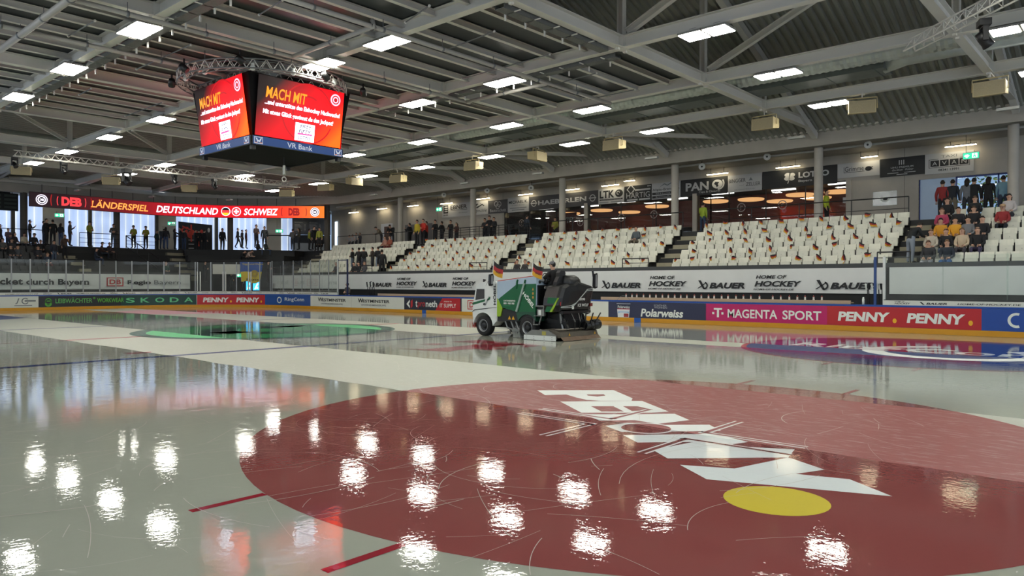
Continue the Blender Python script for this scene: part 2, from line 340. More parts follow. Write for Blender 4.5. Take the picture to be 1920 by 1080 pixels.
def A_hoh(b, f, g, L):
    b.text('HOME OF', f, L-3.2, .66, .95, .12, INK, .02, .25); b.text('HOCKEY', f, L-3.45, .44, 1.35, .18, INK, .02, .25); b.text('HOME-OF-HOCKEY.DE', f, L-3.5, .33, 1.25, .06, INK, .01, .25)
    b.text('J', f, L-1.25, .42, .22, .36, INKG, .03, .3); b.ring(f, L-.72, .6, .14, .2, INKG, 40, 330); b.rect(f, L-.75, .56, .6, .1, INKG, 3); b.rect(f, L-1.3, .3, .95, .05, INKG, 3)
def A_leib(b, f, g, L):
    b.ring(f, .55, .56, .15, .2, LGRN); b.ring(f, .55, .42, .1, .2, LGRN, 180, 360); b.rect(f, .36, .42, .05, .2, LGRN); b.rect(f, .69, .42, .05, .2, LGRN); b.rect(f, .46, .55, .2, .06, LGRN)
    b.text('LEIBWÄCHTER', f, .95, .43, L*.44, .36, mat('dull_green', '62ad5c', .4), .012); b.text('®', f, .97+L*.445, .66, .14, .14, LGRN); b.text('WORKWEAR', f, 1.2+L*.45, .43, L*.34, .3, LGRN, .02)
def A_skoda(b, f, g, L):
    d = L/5.2
    for i, c in enumerate('SKODA'): b.text(c, f, .3+i*d, .38, d*.62, .34, GRN, .02)
def A_penny(b, f, g, L):
    k = L/6.4
    for x in (.5*k, 3.5*k):
        b.text('PENNY', f, x, .36, 2.3*k, .34, WHT, .045, .12); b.disc(f, x+2.5*k, .42, .085*k, mat('penny_dot', 'e8b020', .4), .085)
def A_ring(b, f, g, L):
    b.ring(f, L*.27, .55, .15, .225, WHT, 75, 430); b.text('RingConn', f, L*.38, .42, L*.46, .32, WHT, .01)
def A_west(b, f, g, L):
    for x in (L*.09, L*.54): b.text('W', f, x, .52, .55, .26, INK, .03); b.text('ESTMINSTER', f, x+.5, .53, L*.27, .19, INK, .03); b.text('UNTERNEHMENSGRUPPE', f, x+.35, .33, L*.25, .1, INKG, .02)
    b.rect(f, L*.47, .2, .012, .69, INKG)
def A_tpro(b, f, g, L):
    b.flat(f, [(.2, .52), (.5, .78), (.5, .64), (.38, .52), (.5, .42), (.5, .28)], WHT); b.flat(f, [(.58, .28), (.75, .4), (.75, .8), (.58, .68)], RED)
    b.text('t', f, 1.0, .36, .16, .38, WHT, .02); b.text('pro', f, 1.2, .28, .62, .36, RED, .01); b.text('neth', f, 1.88, .38, .95, .36, WHT, .02)
    b.flat(f, [(L*.56, .197), (L*.98, .197), (L*.98, .893), (L*.68, .893)], RED); b.text('master in', g, L*.71, .68, .6, .08, WHT, .01); b.text('IT SUPPLY', g, L*.64, .38, L*.27, .22, WHT, .01)
def A_db(b, f, g, L):
    b.rect(f, .45, .32, .9, .5, RED); b.rect(g, .51, .37, .78, .4, BOARDW); b.text('DB', bfn(s_of(866), .024), .6, .43, .6, .28, RED, .03)
    c = s_of(910)-s_of(1126); b.disc(f, c, .55, .26, mat('crest_navy', '1c2438', .4)); b.disc(g, c, .55, .19, WHT); h = bfn(s_of(866), .024); b.flat(h, [(c-.08, .45), (c+.1, .42), (c+.12, .6), (c, .68), (c-.12, .6)], mat('crest_gold', 'c28a2a', .5)); b.disc(h, c+.02, .56, .035, INK)
def A_polar(b, f, g, L):
    k = L/5.8
    b.flat(f, [(.62*k, .2), (1.32*k, .2), (1.42*k, .82), (.54*k, .82)], mat('bucket_white', 'd5dade', .4)); b.flat(g, [(.57*k, .56), (1.39*k, .56), (1.42*k, .8), (.54*k, .8)], mat('bucket_label', '2b2f45', .4)); b.ring(f, .98*k, .78, .45*k, .47*k, INKG, 20, 160)
    h = bfn(s_of(1141), .024); b.text('Polarweiss', h, .62*k, .6, .75*k, .13, WHT, .01); b.rect(h, .6*k, .56, .78*k, .03, RED); b.rect(g, 1.0*k, .22, .3*k, .15, mat('bucket_red', '9d3b42', .4)); b.flat(g, [(.64*k, .38), (.8*k, .42), (1.2*k, .42), (1.32*k, .38), (1.32*k, .46), (.64*k, .46)], mat('bucket_blue', '8fb4d8', .4))
    b.text('SCHÖNER', f, 2.85*k, .73, .75*k, .09, mat('pale_grey', 'a9adb5', .4), 0); b.text('WOHNEN', f, 2.87*k, .63, .75*k, .09, mat('pale_grey', 'a9adb5', .4), 0); b.text('Polarweiss', f, 2.05*k, .26, 2.5*k, .35, WHT, .03, .18)
def A_mag(b, f, g, L):
    b.text('T', f, .35, .34, .36, .38, WHT, .03); b.rect(f, .28, .46, .09, .09, WHT); b.rect(f, .68, .46, .09, .09, WHT); b.text('MAGENTA', f, .95, .34, L*.42, .35, WHT, .02); b.text('SPORT', f, 1.15+L*.42, .34, L*.3, .35, WHT, .02)
def A_c(b, f, g, L): b.ring(f, .95, .55, .16, .24, WHT, 70, 290); b.text('RingConn', f, 1.4, .42, 1.8, .32, WHT, .01)
ad(-60, 72, BOARDW, 'white advertising board with black slanted lettering at the left edge of the rink', A_hoh)
ad(72, 227, mat('leib_black', '23262b', .35), 'near-black advertising board with bright green workwear lettering', A_leib)
ad(227, 368.5, DGRN, 'dark green advertising board with five widely spaced mint letters', A_skoda)
ad(369.5, 497, RED, 'red advertising board with white lettering and yellow dots, in the far corner', A_penny)
ad(497, 582.5, mat('ring_blue', '1d4a90', .35), 'blue advertising board with white ring logo next to the far red one', A_ring)
ad(582.5, 758.3, BOARDW, 'long white advertising board with the same black serif name twice', A_west)
ad(758.3, 866, mat('tpro_dark', '2a2c3a', .35), 'dark advertising board with slanted red end just left of the ice resurfacer', A_tpro)
ad(866, 1141, BOARDW, 'white advertising board with round crest behind the ice resurfacer', A_db)
ad(1141, 1324, mat('polar_navy', '2a2e4a', .35), 'navy advertising board with a paint bucket and white italic lettering', A_polar)
ad(1324, 1551, mat('magenta', 'b81e63', .35), 'magenta advertising board with white capitals', A_mag)
ad(1551, 1840.5, RED, 'red advertising board with white lettering and yellow dots, at the right', A_penny)
ad(1840.5, 2090, mat('ring_blue2', '20489a', .35), 'blue advertising board with half a white ring at the right picture edge', A_c)
# white sponsor strips standing on the cap rail under the glass
def sponsor(sA, sB, label):
    b = MB(); strip(b, sA, sB, .965, 1.135, -.09, .0, BOARDW); strip(b, sA, sB, 1.135, 1.16, -.09, .004, BLK); x = .35; k = 0; L = sA-sB; f = bfn(sA, .005)
    while x < L-1.2:
        wd, t = ((.5, 'HH'), (.85, 'BAUER'), (1.75, 'HOME-OF-HOCKEY.DE'))[k % 3]
        if t == 'HH': b.text('HOME OF', f, x, 1.075, .32, .034, INK, .02, .25); b.text('HOCKEY', f, x, 1.0, .5, .06, INK, .02, .25)
        elif t == 'BAUER': b.flat(f, [(x, 1.09), (x+.06, 1.09), (x+.16, .995), (x+.1, .995)], INK); b.text('BAUER', f, x+.2, 1.0, wd-.22, .07, INK, .03, .25)
        else: b.text(t, f, x, 1.01, wd, .055, INK, .02, .15)
        x += wd+.28; k += 1
    tag(b.build('sponsor_strip'), label, 'advertising strip', 'white strips on the board cap')
sponsor(S1, s_of(632.5, 1.05), 'narrow white strip with small black lettering under the far end glass')
sponsor(s_of(1657, 1.05), -24.5, 'narrow white strip with small black lettering under the glass at the right')
# plexiglass panes and their posts
def glass(sA, sB, ztop, n, label, post):
    d = (sB-sA)/n; T = thing('glass_wall', label, 'glass wall')
    for i in range(n):
        b = MB(); strip(b, sA+i*d+.03, sA+(i+1)*d-.03, 1.162, ztop, -.06, -.048, PLEX); b.build('glass_pane', T)
    for i in range(n+1):
        P, nn = bpath(sA+i*d); q = P-nn*.06; b = MB(); a = math.atan2(nn.y, nn.x)
        wd = .035 if post else .02
        b.bar((q.x, q.y, 1.162), (q.x, q.y, ztop+.03), .07 if post else .03, wd, mat('post_alu', '9a9fa2', .4, .5) if post else PLEX, (nn.x, nn.y, 0)); b.build('glass_post', T)
glass(s_of(632.5, 1.2), s_of(509, 1.2), 3.25, 7, 'plexiglass wall with aluminium posts in front of the plain banner in the far corner', True)
glass(s_of(506, 1.2), s_of(370, 1.2), 3.2, 6, 'plexiglass wall in front of the players tunnel and hanging flag', True)
glass(s_of(366, 1.2), 45.5, 3.2, 17, 'plexiglass wall with aluminium posts along the far end in front of the lettered banner', True)
glass(s_of(1657, 1.2), -24.4, 2.68, 4, 'plexiglass wall with clear joints at the right in front of the plain banner', False)
for s, z, c, lb in ((s_of(1657, 1.2), 2.66, mat('post_white', 'cfd3d1', .4), 'white steel post where the right glass begins'), (s_of(1640, 1.2), 2.66, mat('post_blue', '27457f', .4), 'blue steel post at the right end of the players bench'),
                    (s_of(632, 1.2), 3.25, mat('post_white', 'cfd3d1', .4), 'pale steel post at the left end of the bench opening'), (s_of(650, 1.2), 3.25, mat('post_navy', '232a52', .4), 'navy steel post of the left bench gate')):
    P, n = bpath(s); b = MB(); b.box(P.x+.02, P.x+.1, P.y-.04, P.y+.04, .966, z, c); tag(b.build('steel_stanchion'), lb, 'stanchion')
P, n = bpath(s_of(632, 1.2)); Q2, n = bpath(s_of(650, 1.2)); b = MB(); b.bar((P.x+.06, P.y-.05, 3.2), (Q2.x+.06, Q2.y+.05, 3.2), .05, .05, mat('post_navy', '232a52', .4)); tag(b.build('cross_beam'), 'navy cross bar joining the two left bench gate posts', 'bar')
for u, i in ((370, 0), (375.5, 1), (418, 2), (423, 3), (466, 4), (470.5, 5)):
    P, n = bpath(s_of(u, 1.2)); q = P+n*.0; b = MB(); b.box(q.x-.03, q.x+.03, q.y-.03, q.y+.03, 1.162, 2.55, mat('post_white', 'cfd3d1', .4)); tag(b.build('gate_stanchion'), f'short white gate post before the players tunnel, {ORD[i]} from the left', 'post', 'white tunnel gate posts')
# benches
for sA, sB, lb in ((-5.0, s_of(1593, 1.0), 'long tan bench shelf behind the boards, full of bottles'), (s_of(705, 1.0), s_of(905, 1.0), 'tan bench shelf behind the boards left of the resurfacer')):
    b = MB(); b.box(BX+.14, BX+.5, sB, sA, 1.0, 1.035, TAN); b.box(BX+.13, BX+.16, sB, sA, .97, 1.1, TAN); tag(b.build('bench_shelf'), lb, 'shelf')
def bottle(i, y, x=.3):
    t = thing('drink_bottle', f'white squeeze bottle with red cap on the tan shelf, {ORD[i]} from the left', 'bottle', (BX+x, y, 1.035), 0, 'bottles on the bench shelf')
    if i == 0:
        b = MB(); b.lathe([(0, 0), (.034, 0), (.036, .1), (.026, .13), (.034, .16), (.03, .17)], (0, 0, 0), (0, 0, 1), mat('bottle_white', 'd6d3cc', .4), 12); b.build('bottle_body', t, smooth=True)
        b = MB(); b.lathe([(.034, .168), (.034, .195), (.014, .205), (.012, .235), (0, .24)], (0, 0, 0), (0, 0, 1), mat('bottle_cap', '8d3a34', .5), 12); b.build('bottle_cap', t, smooth=True)
        bottle.t = t
    else:
        for ch in bottle.t.children: c = ch.copy(); c.parent = t; COL.objects.link(c)
ub = [1174, 1185, 1194, 1206.5, 1218.5, 1230, 1242, 1253, 1265, 1276.5, 1288, 1302, 1315, 1328.5, 1339, 1353, 1365, 1380, 1394, 1408, 1424, 1449, 1464, 1480, 1495, 1509.5, 1525.5, 1541]
for i, u in enumerate(ub): bottle(i, at_x(u, 560, BX+.3).y)
b = MB(); y = at_x(1619, 560, BX+.05).y; b.lathe([(0, .966), (.04, .966), (.04, 1.17), (.028, 1.19), (.028, 1.23), (0, 1.235)], (BX+.04, y, 0), (0, 0, 1), WHT, 12); tag(b.build('flask', smooth=True), 'tall white flask standing alone on the blue cap near the bench gate', 'bottle')
rr = random.Random(3)
for i in range(7):
    y = -16.45-.1*i; b = MB(); b.bar((BX+.55, y, .3), (BX+.35, y+rr.uniform(-.05, .05), 1.55+rr.uniform(-.05, .2)), .025, .03, BLK); b.bar((BX+.35, y, 1.5), (BX+.33, y+.03, 1.72), .03, .06, rr.choice((BLK, WHT, BLK)))
    tag(b.build('hockey_stick'), f'dark hockey stick leaning at the right bench end, {ORD[i]} from the left', 'hockey stick', 'hockey sticks at the right bench end')
for i in range(5):
    y = at_x(690+i*3, 540, BX+.4).y; b = MB(); b.bar((BX+.5, y, .3), (BX+.35, y, 1.6+.06*(i % 3)), .025, .03, BLK); b.bar((BX+.35, y, 1.5), (BX+.33, y+.03, 1.8), .03, .07, (BLK, WHT)[i % 2])
    tag(b.build('hockey_stick'), f'dark hockey stick racked at the left bench end, {ORD[i]} from the left', 'hockey stick', 'hockey sticks at the left bench end')
# ------------------------------------------------------------------ long side stand: front wall, banner, terraces, aisles, seats
def offset_line(P, d):                     # polyline P moved outward (to its right) by d, mitred
    out = []
    for i in range(len(P)):
        a = (Vector(P[i])-Vector(P[i-1])).normalized() if i else None; c = (Vector(P[i+1])-Vector(P[i])).normalized() if i < len(P)-1 else None
        na = Vector((a.y, -a.x)) if a else None; nc = Vector((c.y, -c.x)) if c else None
        n = (na+nc).normalized() if (a and c) else (na or nc); k = 1/max(.3, n.dot(na or nc)); p = Vector(P[i])+n*d*k; out.append((p.x, p.y))
    return out
FRONT = [(-15, 30.6), (11.3, 30.6), (16.0, 27.2), (16.0, -31)]     # foot of the stands, rink side on the right of travel... outward is left
FR = FRONT[::-1]
def slab(b, d0, d1, z0, z1, m, segs=(0, 1, 2)):
    A = offset_line(FR, d0); B = offset_line(FR, d1)
    for i in segs:
        b.prism([A[i], A[i+1], B[i+1], B[i]], lambda x, y, d: (x, y, d), z0, z1, m)
b = MB()
for k in range(5): slab(b, .3+.8*k, .3+.8*(k+1), 0, 2.02+.47*k, TERR, (0, 2))
slab(b, .2, 4.3, 2.95, 3.4, TERR, (1,)); slab(b, 1.6, 4.3, 3.4, 3.9, TERR, (1,)); slab(b, 3.0, 4.3, 3.9, 4.4, TERR, (1,)); slab(b, .0, .22, 2.9, 3.5, TERR, (1,))
st(b.build('floor_terrace'))
b = MB(); slab(b, 4.3, 12.5, 3.9, 4.4, CONCD); st(b.build('floor_concourse'))
b = MB(); slab(b, 0, .3, 0, 2.36, TERR, (0, 2)); slab(b, -.03, .33, 2.33, 2.5, mat('ledge_grey', '3b3e40', .6), (0, 2)); st(b.build('wall_stand_front'))
# the white banner along the stand front
f = lambda off: (lambda x, y: (16.0-off, 27.0-x, y))
def wav(x): return .012*math.sin(x*1.9)+.008*math.sin(x*5.1+1)
b = MB(); n = 260; V = []; L = 27.0+16.55
for i in range(n+1):
    x = L*i/n; V += [(15.935-wav(x), 27-x, 1.33), (15.935-wav(x)*.3, 27-x, 2.33)]
b.add(V, [(2*i, 2*i+2, 2*i+3, 2*i+1) for i in range(n)], FABW)
def hoh(b, f, x, wd, y0=1.42): b.text('HOME OF', f, x+.03*wd, y0+.5, wd*.66, .15, INK, .03, .25); b.text('HOCKEY', f, x, y0+.17, wd, .24, INK, .04, .25); b.text('HOME-OF-HOCKEY.DE', f, x-.02*wd, y0+.02, wd*.86, .075, INK, .02, .2)
def bauer(b, f, x, wd, y0=1.5):
    b.flat(f, [(x+.02*wd, y0+.36), (x+.08*wd, y0+.36), (x+.17*wd, y0-.02), (x+.125*wd, y0-.02)], INK); b.ring(f, x+.155*wd, y0+.13, .045*wd, .075*wd, INK, 250, 440); b.flat(f, [(x, y0), (x+.03*wd, y0), (x+.2*wd, y0+.24), (x+.18*wd, y0+.26)], INK)
    b.text('Bauer'.upper(), f, x+.26*wd, y0, wd*.74, .26, INK, .045, .25)
g = f(.11)
for u0, u1, k in ((694, 735, 'b'), (744, 783, 'h'), (792, 838, 'b'), (848, 893, 'h'), (905, 955, 'b'), (970, 1020, 'h'), (1055, 1112, 'b'), (1128, 1202, 'b'), (1217, 1289, 'h'), (1308, 1397, 'b'), (1415, 1504, 'h'), (1529, 1641, 'b')):
    if 955 < u0 < 1125: continue
    x0 = 27-at_x(u0, 530, 15.92).y; x1 = 27-at_x(u1, 530, 15.92).y; (hoh if k == 'h' else bauer)(b, g, x0, x1-x0)
tag(b.build('banner'), 'long white fabric banner with black slanted lettering along the stand front', 'banner')
b = MB(); V = []
for i in range(81):
    x = 14.*i/80; V += [(15.935-wav(x), -16.75-x, 1.33), (15.935-wav(x+1), -16.75-x, 2.33)]
b.add(V, [(2*i, 2*i+2, 2*i+3, 2*i+1) for i in range(80)], FABW); tag(b.build('banner'), 'plain white fabric banner behind the glass at the right', 'banner')
# aisles
AIS = [(-17.3, -16.5), (-6.85, -5.8), (3.72, 4.74), (14.25, 15.15)]
AIS2 = AIS+[(25.2, 26.6)]
for y0, y1 in AIS2:
    b = MB()
    for k in range(5):
        b.box(16.35+.8*k, 16.75+.8*k, y0, y1, 1.9+.47*k, 2.02+.47*k+.03, STEP); b.box(16.75+.8*k, 17.16+.8*k, y0, y1, 1.9+.47*k, 2.02+.47*k+.235, STEP)
    st(b.build('floor_stair'))
# one seat, then every other one as a copy with its parts
def seat_parts():
    def f(x, y, d): return (d, x, y)
    b1 = MB(); P = [(-.215, .42), (.215, .42), (.222, .8), (.2, .85), (-.2, .85), (-.222, .8)]
    n = 4; V = []
    for i in range(n+1):
        t_ = i/n; z = .4+.45*t_; wd = .215+.008*math.sin(t_*3); x = .02+.07*t_*t_
        for yy in (-1, -.6, 0, .6, 1): V.append((x-.03*yy*yy, yy*wd, z))
    m5 = len(V); V += [(x+.03, y, z) for x, y, z in V]; F = []
    for i in range(n):
        for j in range(4): a = i*5+j; F += [(a+1, a, a+5, a+6), (m5+a, m5+a+1, m5+a+6, m5+a+5)]
    for j in range(4): F += [(n*5+j+1, n*5+j, m5+n*5+j, m5+n*5+j+1)]
    for i in range(n): F += [(i*5, m5+i*5, m5+i*5+5, i*5+5), (i*5+4, i*5+9, m5+i*5+9, m5+i*5+4)]
    b1.add(V, F, SEATW)
    b2 = MB(); b2.prism([(-.2, .3), (.2, .3), (.205, .6), (.19, .635), (-.19, .635), (-.205, .6)], lambda a, c, d: (d+(.64-c)*-.06, a, c), -.1, -.045, SEATW)
    b2.box(-.1, -.04, -.19, .19, .285, .31, SEATW); b2.disc(lambda x, y: (-.118, x, y), 0, .5, .012, INKG, n=8)
    b3 = MB(); 
    for s in (-1, 1): b3.box(-.04, .1, s*.222-.008, s*.222+.008, .27, .62, BLK)
    b3.box(.0, .14, -.215, .215, .3, .35, BLK)
    return [('backrest', b1.mesh('backrest')), ('seat_pan', b2.mesh('seat_pan')), ('seat_bracket', b3.mesh('seat_bracket'))]
SP = seat_parts(); ROWN = ('front', 'second', 'third', 'fourth', 'top')
BLOCKS = [('crowd', -17.55, -26.2, 18), ('right', -6.98, -16.42, 20), ('middle', 3.6, -5.68, 20), ('left', 14.12, 4.86, 20), ('far corner', None, 15.3, 20)]
SEATS = []
for bn, yl, yr, n in BLOCKS:
    for k in range(5):
        l = yl
        if l is None: l = (25.0, 24.9, 24.4, 25.4, 25.2)[k]
        c = max(1, int(round((l-yr)/.472)))
        for i in range(c):
            y = l-.236-i*(l-yr)/c; SEATS.append((bn, k, i, c, 17.0+.8*k, y, 2.02+.47*k))
OCC = {}
def seat(bn, k, i, x, y, z):
    t = thing('stadium_seat', f'white folding seat, {ORD[i]} from the left in the {ROWN[k]} row, {bn} seat block', 'seat', (x, y, z), 0, f'white seats in the {bn} block')
    for nm, me in SP:
        o = bpy.data.objects.new(nm, me); COL.objects.link(o); o.parent = t
vis = [s for s in SEATS if pix((s[4], s[5], s[6]+.6))[0] < 1950]
vis.sort(key=lambda s: (Vector((s[4], s[5], 2))-CAM).length)
for s in vis[:300]: seat(s[0], s[1], s[2], s[4], s[5], s[6])
rest = MB()
for s in vis[300:]:
    for nm, me in SP:
        rest.add([(v.co.x+s[4], v.co.y+s[5], v.co.z+s[6]) for v in me.vertices], [tuple(p.vertices) for p in me.polygons], BLK if nm == 'seat_bracket' else SEATW)
tag(rest.build('stadium_seats'), 'more white folding seats in the far corner and left blocks', 'seats', None, 'stuff')
# little flags stuck between the seats
BK = mat('flag_black', '1b1a1c', .7); FRD = mat('flag_red', '96281f', .7)
def flag_mesh(kind):
    rr = random.Random(kind); b = MB(); n = 6; wd = (.3, .36, .24, .3)[kind]; hh = (.24, .2, .26, .22)[kind]; dr = (.16, .03, .2, -.02)[kind]; G_ = []
    for i in range(n+1):
        t_ = i/n
        for j in range(4): G_.append((-.02-.05*math.sin(t_*5+kind)-.02*j*t_, -t_*wd*(1-.12*j*(kind % 2)), .34-j*hh/3-dr*t_*(1+.1*j)+.02*math.sin(t_*6+j)))
    for j, m_ in enumerate((BK, FRD, GOLD)): b.add(G_, [(i*4+j, (i+1)*4+j, (i+1)*4+j+1, i*4+j+1) for i in range(n)], m_)
    b.tube([(-.02, 0, -.05), (-.02, 0, .36)], .006, WHT, 5); return b.mesh('flag')
FM = [flag_mesh(k) for k in range(4)]; nf = 0; rr = random.Random(8)
for bn, k, i, c, x, y, z in SEATS:
    if bn in ('crowd', 'far corner') or pix((x, y, z+.8))[0] > 1700: continue
    off = {'right': 0, 'middle': 1, 'left': 0}[bn]
    if (i+k+off) % 2 or rr.random() < .06: continue
    o = bpy.data.objects.new('flag', FM[rr.randrange(4)]); COL.objects.link(o); o.location = (x-.05, y+.1, z+.66+rr.uniform(-.03, .02)); o.rotation_euler = (rr.uniform(-.5, .5), rr.uniform(-.2, .2), rr.uniform(-.5, .5)); o.scale = (.8,)*3
    tag(o, f'small black-red-gold flag on the {ORD[i]} seat from the left, {ROWN[k]} row, {bn} block', 'flag', 'small flags stuck on the seats'); nf += 1
# rails of the concourse edge and at the aisle feet
RAILM = mat('rail_black', '131517', .45)
def rail(label, P, h=1.05, mid=(.55,), post=1.6, r=.022):
    t = thing('guard_rail', label, 'railing', P[0]); o0 = Vector(P[0]); b = MB(); b.tube([Vector(p)-o0+Vector((0, 0, h)) for p in P], r*1.2, RAILM, 8); b.build('top_rail', t)
    b = MB()
    for m_ in mid: b.tube([Vector(p)-o0+Vector((0, 0, m_)) for p in P], r*.7, RAILM, 6)
    if mid: b.build('mid_rail', t)
    for p, q in zip(P[:-1], P[1:]):
        p = Vector(p)-o0; q = Vector(q)-o0; n = max(1, int((q-p).length/post))
        for i in range(n+1):
            if i == n and q != Vector(P[-1])-o0: continue
            c = p+(q-p)*i/n; b = MB(); b.tube([c, c+Vector((0, 0, h))], r, RAILM, 8); b.build('post', t)
    return t
rail('black guard rail behind the top row of the left seat block', [(20.55, 13.6, 4.4), (20.55, 4.9, 4.4)], mid=(.15, .35, .55, .75, .9), post=.8)
rail('black guard rail behind the top row of the middle seat block', [(20.55, 3.4, 4.4), (20.55, -5.6, 4.4)], mid=())
rail('black guard rail behind the top row of the right seat block', [(20.55, -7.0, 4.4), (20.55, -16.3, 4.4)], mid=(.55,), post=1.9)
rail('black guard rail on the concourse behind the far corner seats', [(20.55, 25.0, 4.4), (20.55, 15.3, 4.4)], mid=(), post=2)
for (y0, y1), lb in zip(AIS, ('aisle beside the crowd', 'aisle between the middle and right blocks', 'aisle between the left and middle blocks', 'aisle between the far corner and left blocks')):
    rail(f'small black rail at the foot of the {lb}', [(16.2, y1+.25, 2.5), (16.2, y0-.1, 2.5)] if y0 < -17 else [(16.2, y1+1.1, 2.5), (16.2, y0+.7, 2.5)], h=.42, mid=(.2,), post=3)
# ------------------------------------------------------------------ columns, slab, back wall
for y in (-19.9, -12.2, -4.6, 3.1, 10.75, 18.4):
    b = MB(); b.lathe([(.2, 4.4), (.2, 8.15)], (21.5, y, 0), (0, 0, 1), CONC, 20); st(b.build('trim_column', smooth=True))
ci = at_y(612, 450, 27.2)
for x, y in ((1.9, 36.2), (8.1, 36.2), (16.0, 33.6), (ci.x+.05, 27.2), (-4.3, 36.2)):
    b = MB(); b.lathe([(.23, 4.4), (.23, 8.15)], (x, y, 0), (0, 0, 1), mat('column_dark', '5b5650', .8, var=.1), 20); st(b.build('trim_column', smooth=True))
# ring beam and slab: soffit at 8.15, fascia to 9.0
RING = [(20.75, -31), (20.75, 25.2), (19.0, 30.5), (15.6, 34.2), (11.6, 36.0), (-16, 36.0)]
def ringslab(b, P, d0, d1, z0, z1, m):
    A = offset_line(P, d0); B = offset_line(P, d1)
    for i in range(len(A)-1): b.prism([A[i], A[i+1], B[i+1], B[i]], lambda x, y, d: (x, y, d), z0, z1, m)
b = MB(); ringslab(b, RING, 0, .45, 8.12, 8.75, CONC); st(b.build('ceiling_edge_beam'))
b = MB(); ringslab(b, RING, -.12, .3, 8.76, 9.05, STEEL); st(b.build('ceiling_edge_channel'))
b = MB(); ringslab(b, RING, .45, 9, 8.3, 8.7, CONC); st(b.build('ceiling_slab'))
WX = 25.2
def wall_x(b, y0, y1, z0, z1, m, t_=.3): b.box(WX, WX+t_, y0, y1, z0, z1, m)
yA, yB = at_x(945, 405, WX).y, at_x(1594, 380, WX).y
wA, wB = at_x(1724, 338, WX).y, at_x(1894, 323, WX).y
b = MB()
wall_x(b, yA, 32.6, 3.9, 8.4, CONC); wall_x(b, yB, yA, 6.98, 8.4, CONC); wall_x(b, wA, yB, 3.9, 8.4, CONC); wall_x(b, wB, wA, 6.7, 8.4, CONC); wall_x(b, -32, wB, 3.9, 8.4, CONC); wall_x(b, -32, 32.6, -.4, 4.0, CONCD)
st(b.build('wall_right'))
b = MB()
for y in [yA+.1]+[18.3, 14.6, 22, 26, -16.9+1.9]: wall_x(b, y-.006, y+.006, 4.4, 8.3, CONCD, -.004)
st(b.build('trim_1'))
for u in (1099.5, 1303.5, 1592):
    y = at_x(u, 400, WX).y; b = MB(); b.box(WX-.1, WX+.3, y-.13, y+.13, 4.4, 6.98, CONC); st(b.build('trim_pillar'))
b = MB(); b.box(WX-.04, WX-.03, 18.9, 22.2, 4.4, 6.5, mat('steel_shutter', '6d6c6b', .5, .2, stretch=(1, 1, 30))); st(b.build('door_2'))
yd = at_x(726, 430, WX).y; b = MB(); b.box(WX-.06, WX-.02, yd-.75, yd+.75, 4.4, 6.75, mat('door_frame_white', 'd9dade', .4)); b.box(WX-.08, WX-.06, yd-.58, yd+.3, 4.4, 6.5, mat('door_wood', '5e4232', .5)); st(b.build('door_3'))
# windows of the lounge, with the room behind
wn = 1
for u0, u1 in ((945.5, 1096), (1102.5, 1300), (1307, 1332), (1332, 1366), (1366.5, 1589)):
    y0, y1 = at_x(u0, 400, WX).y, at_x(u1, 400, WX).y; b = MB(); b.box(WX+.05, WX+.065, y1, y0, 4.45, 6.96, WGLASS); st(b.build(f'window_{wn}')); wn += 1
    b = MB(); k = max(1, round((y0-y1)/2.4))
    for i in range(k+1): yy = y1+(y0-y1)*i/k; b.box(WX+.03, WX+.09, yy-.02, yy+.02, 4.45, 6.98, BLK)
    b.box(WX+.03, WX+.09, y1, y0, 6.94, 6.98, BLK); st(b.build('window_frame'))
b = MB(); b.box(WX+5.5, WX+5.6, yB-1, yA+1, 3.9, 7.4, mat('lounge_wall', '874c46', .6)); b.box(WX+5.4, WX+5.45, yB-1, yA+1, 4.4, 5.4, mat('lounge_dark', '15161a', .5)); b.box(WX+.3, WX+5.6, yA+.5, yA+.6, 3.9, 7.4, CONCD); b.box(WX+.3, WX+5.6, yB-.6, yB-.5, 3.9, 7.4, mat('lounge_orange', 'b06a2c', .6)); st(b.build('wall_lounge'))
b = MB(); b.box(WX+.3, WX+5.6, yB-1, yA+1, 7.3, 7.4, mat('lounge_ceiling', '17191c', .7)); st(b.build('ceiling_lounge'))
b = MB(); b.box(WX+.3, WX+5.6, yB-1, yA+1, 4.2, 4.4, mat('lounge_floor', '3a332e', .4)); st(b.build('floor_lounge'))
OVAL = glow('oval_lamp', (1, .5, .2), 1.25)
for i, u in enumerate((1068, 1128, 1180, 1232, 1342, 1408, 1462, 1500, 1533, 1573)):
    P = at_x(u, (399, 398, 393, 387, 378, 378, 372, 372, 370, 372)[i], WX+(2.4, 2.0, 4.3, 2.2, 2.0, 2.4, 4.4, 2.0, 4.2, 2.0)[i]); P.z = 6.66
    t = thing('pendant_lamp', f'large warm disc lamp glowing in the lounge, {ORD[i]} from the left', 'lamp', tuple(P), 0, 'disc lamps in the lounge')
    b = MB(); b.lathe([(0, -.04), (.7, -.04), (.75, 0), (.75, .06), (0, .07)], (0, 0, 0), (0, 0, 1), OVAL, 28); b.build('lamp_disc', t); b = MB()
    b.tube([(0, 0, .07), (0, 0, .64)], .01, BLK, 6); b.build('lamp_cord', t)
LS = glow('lounge_strip', (1, .97, .9), 5)
for i in range(7):
    y = yB+1.4+(yA-yB-2.8)*i/6; b = MB(); b.box(WX+3.0+.7*(i % 2), WX+3.15+.7*(i % 2), y-.7, y+.7, 7.22, 7.3, LS); tag(b.build('strip_light'), f'short white strip light on the lounge ceiling, {ORD[6-i]} from the left', 'lamp', 'white strip lights in the lounge')
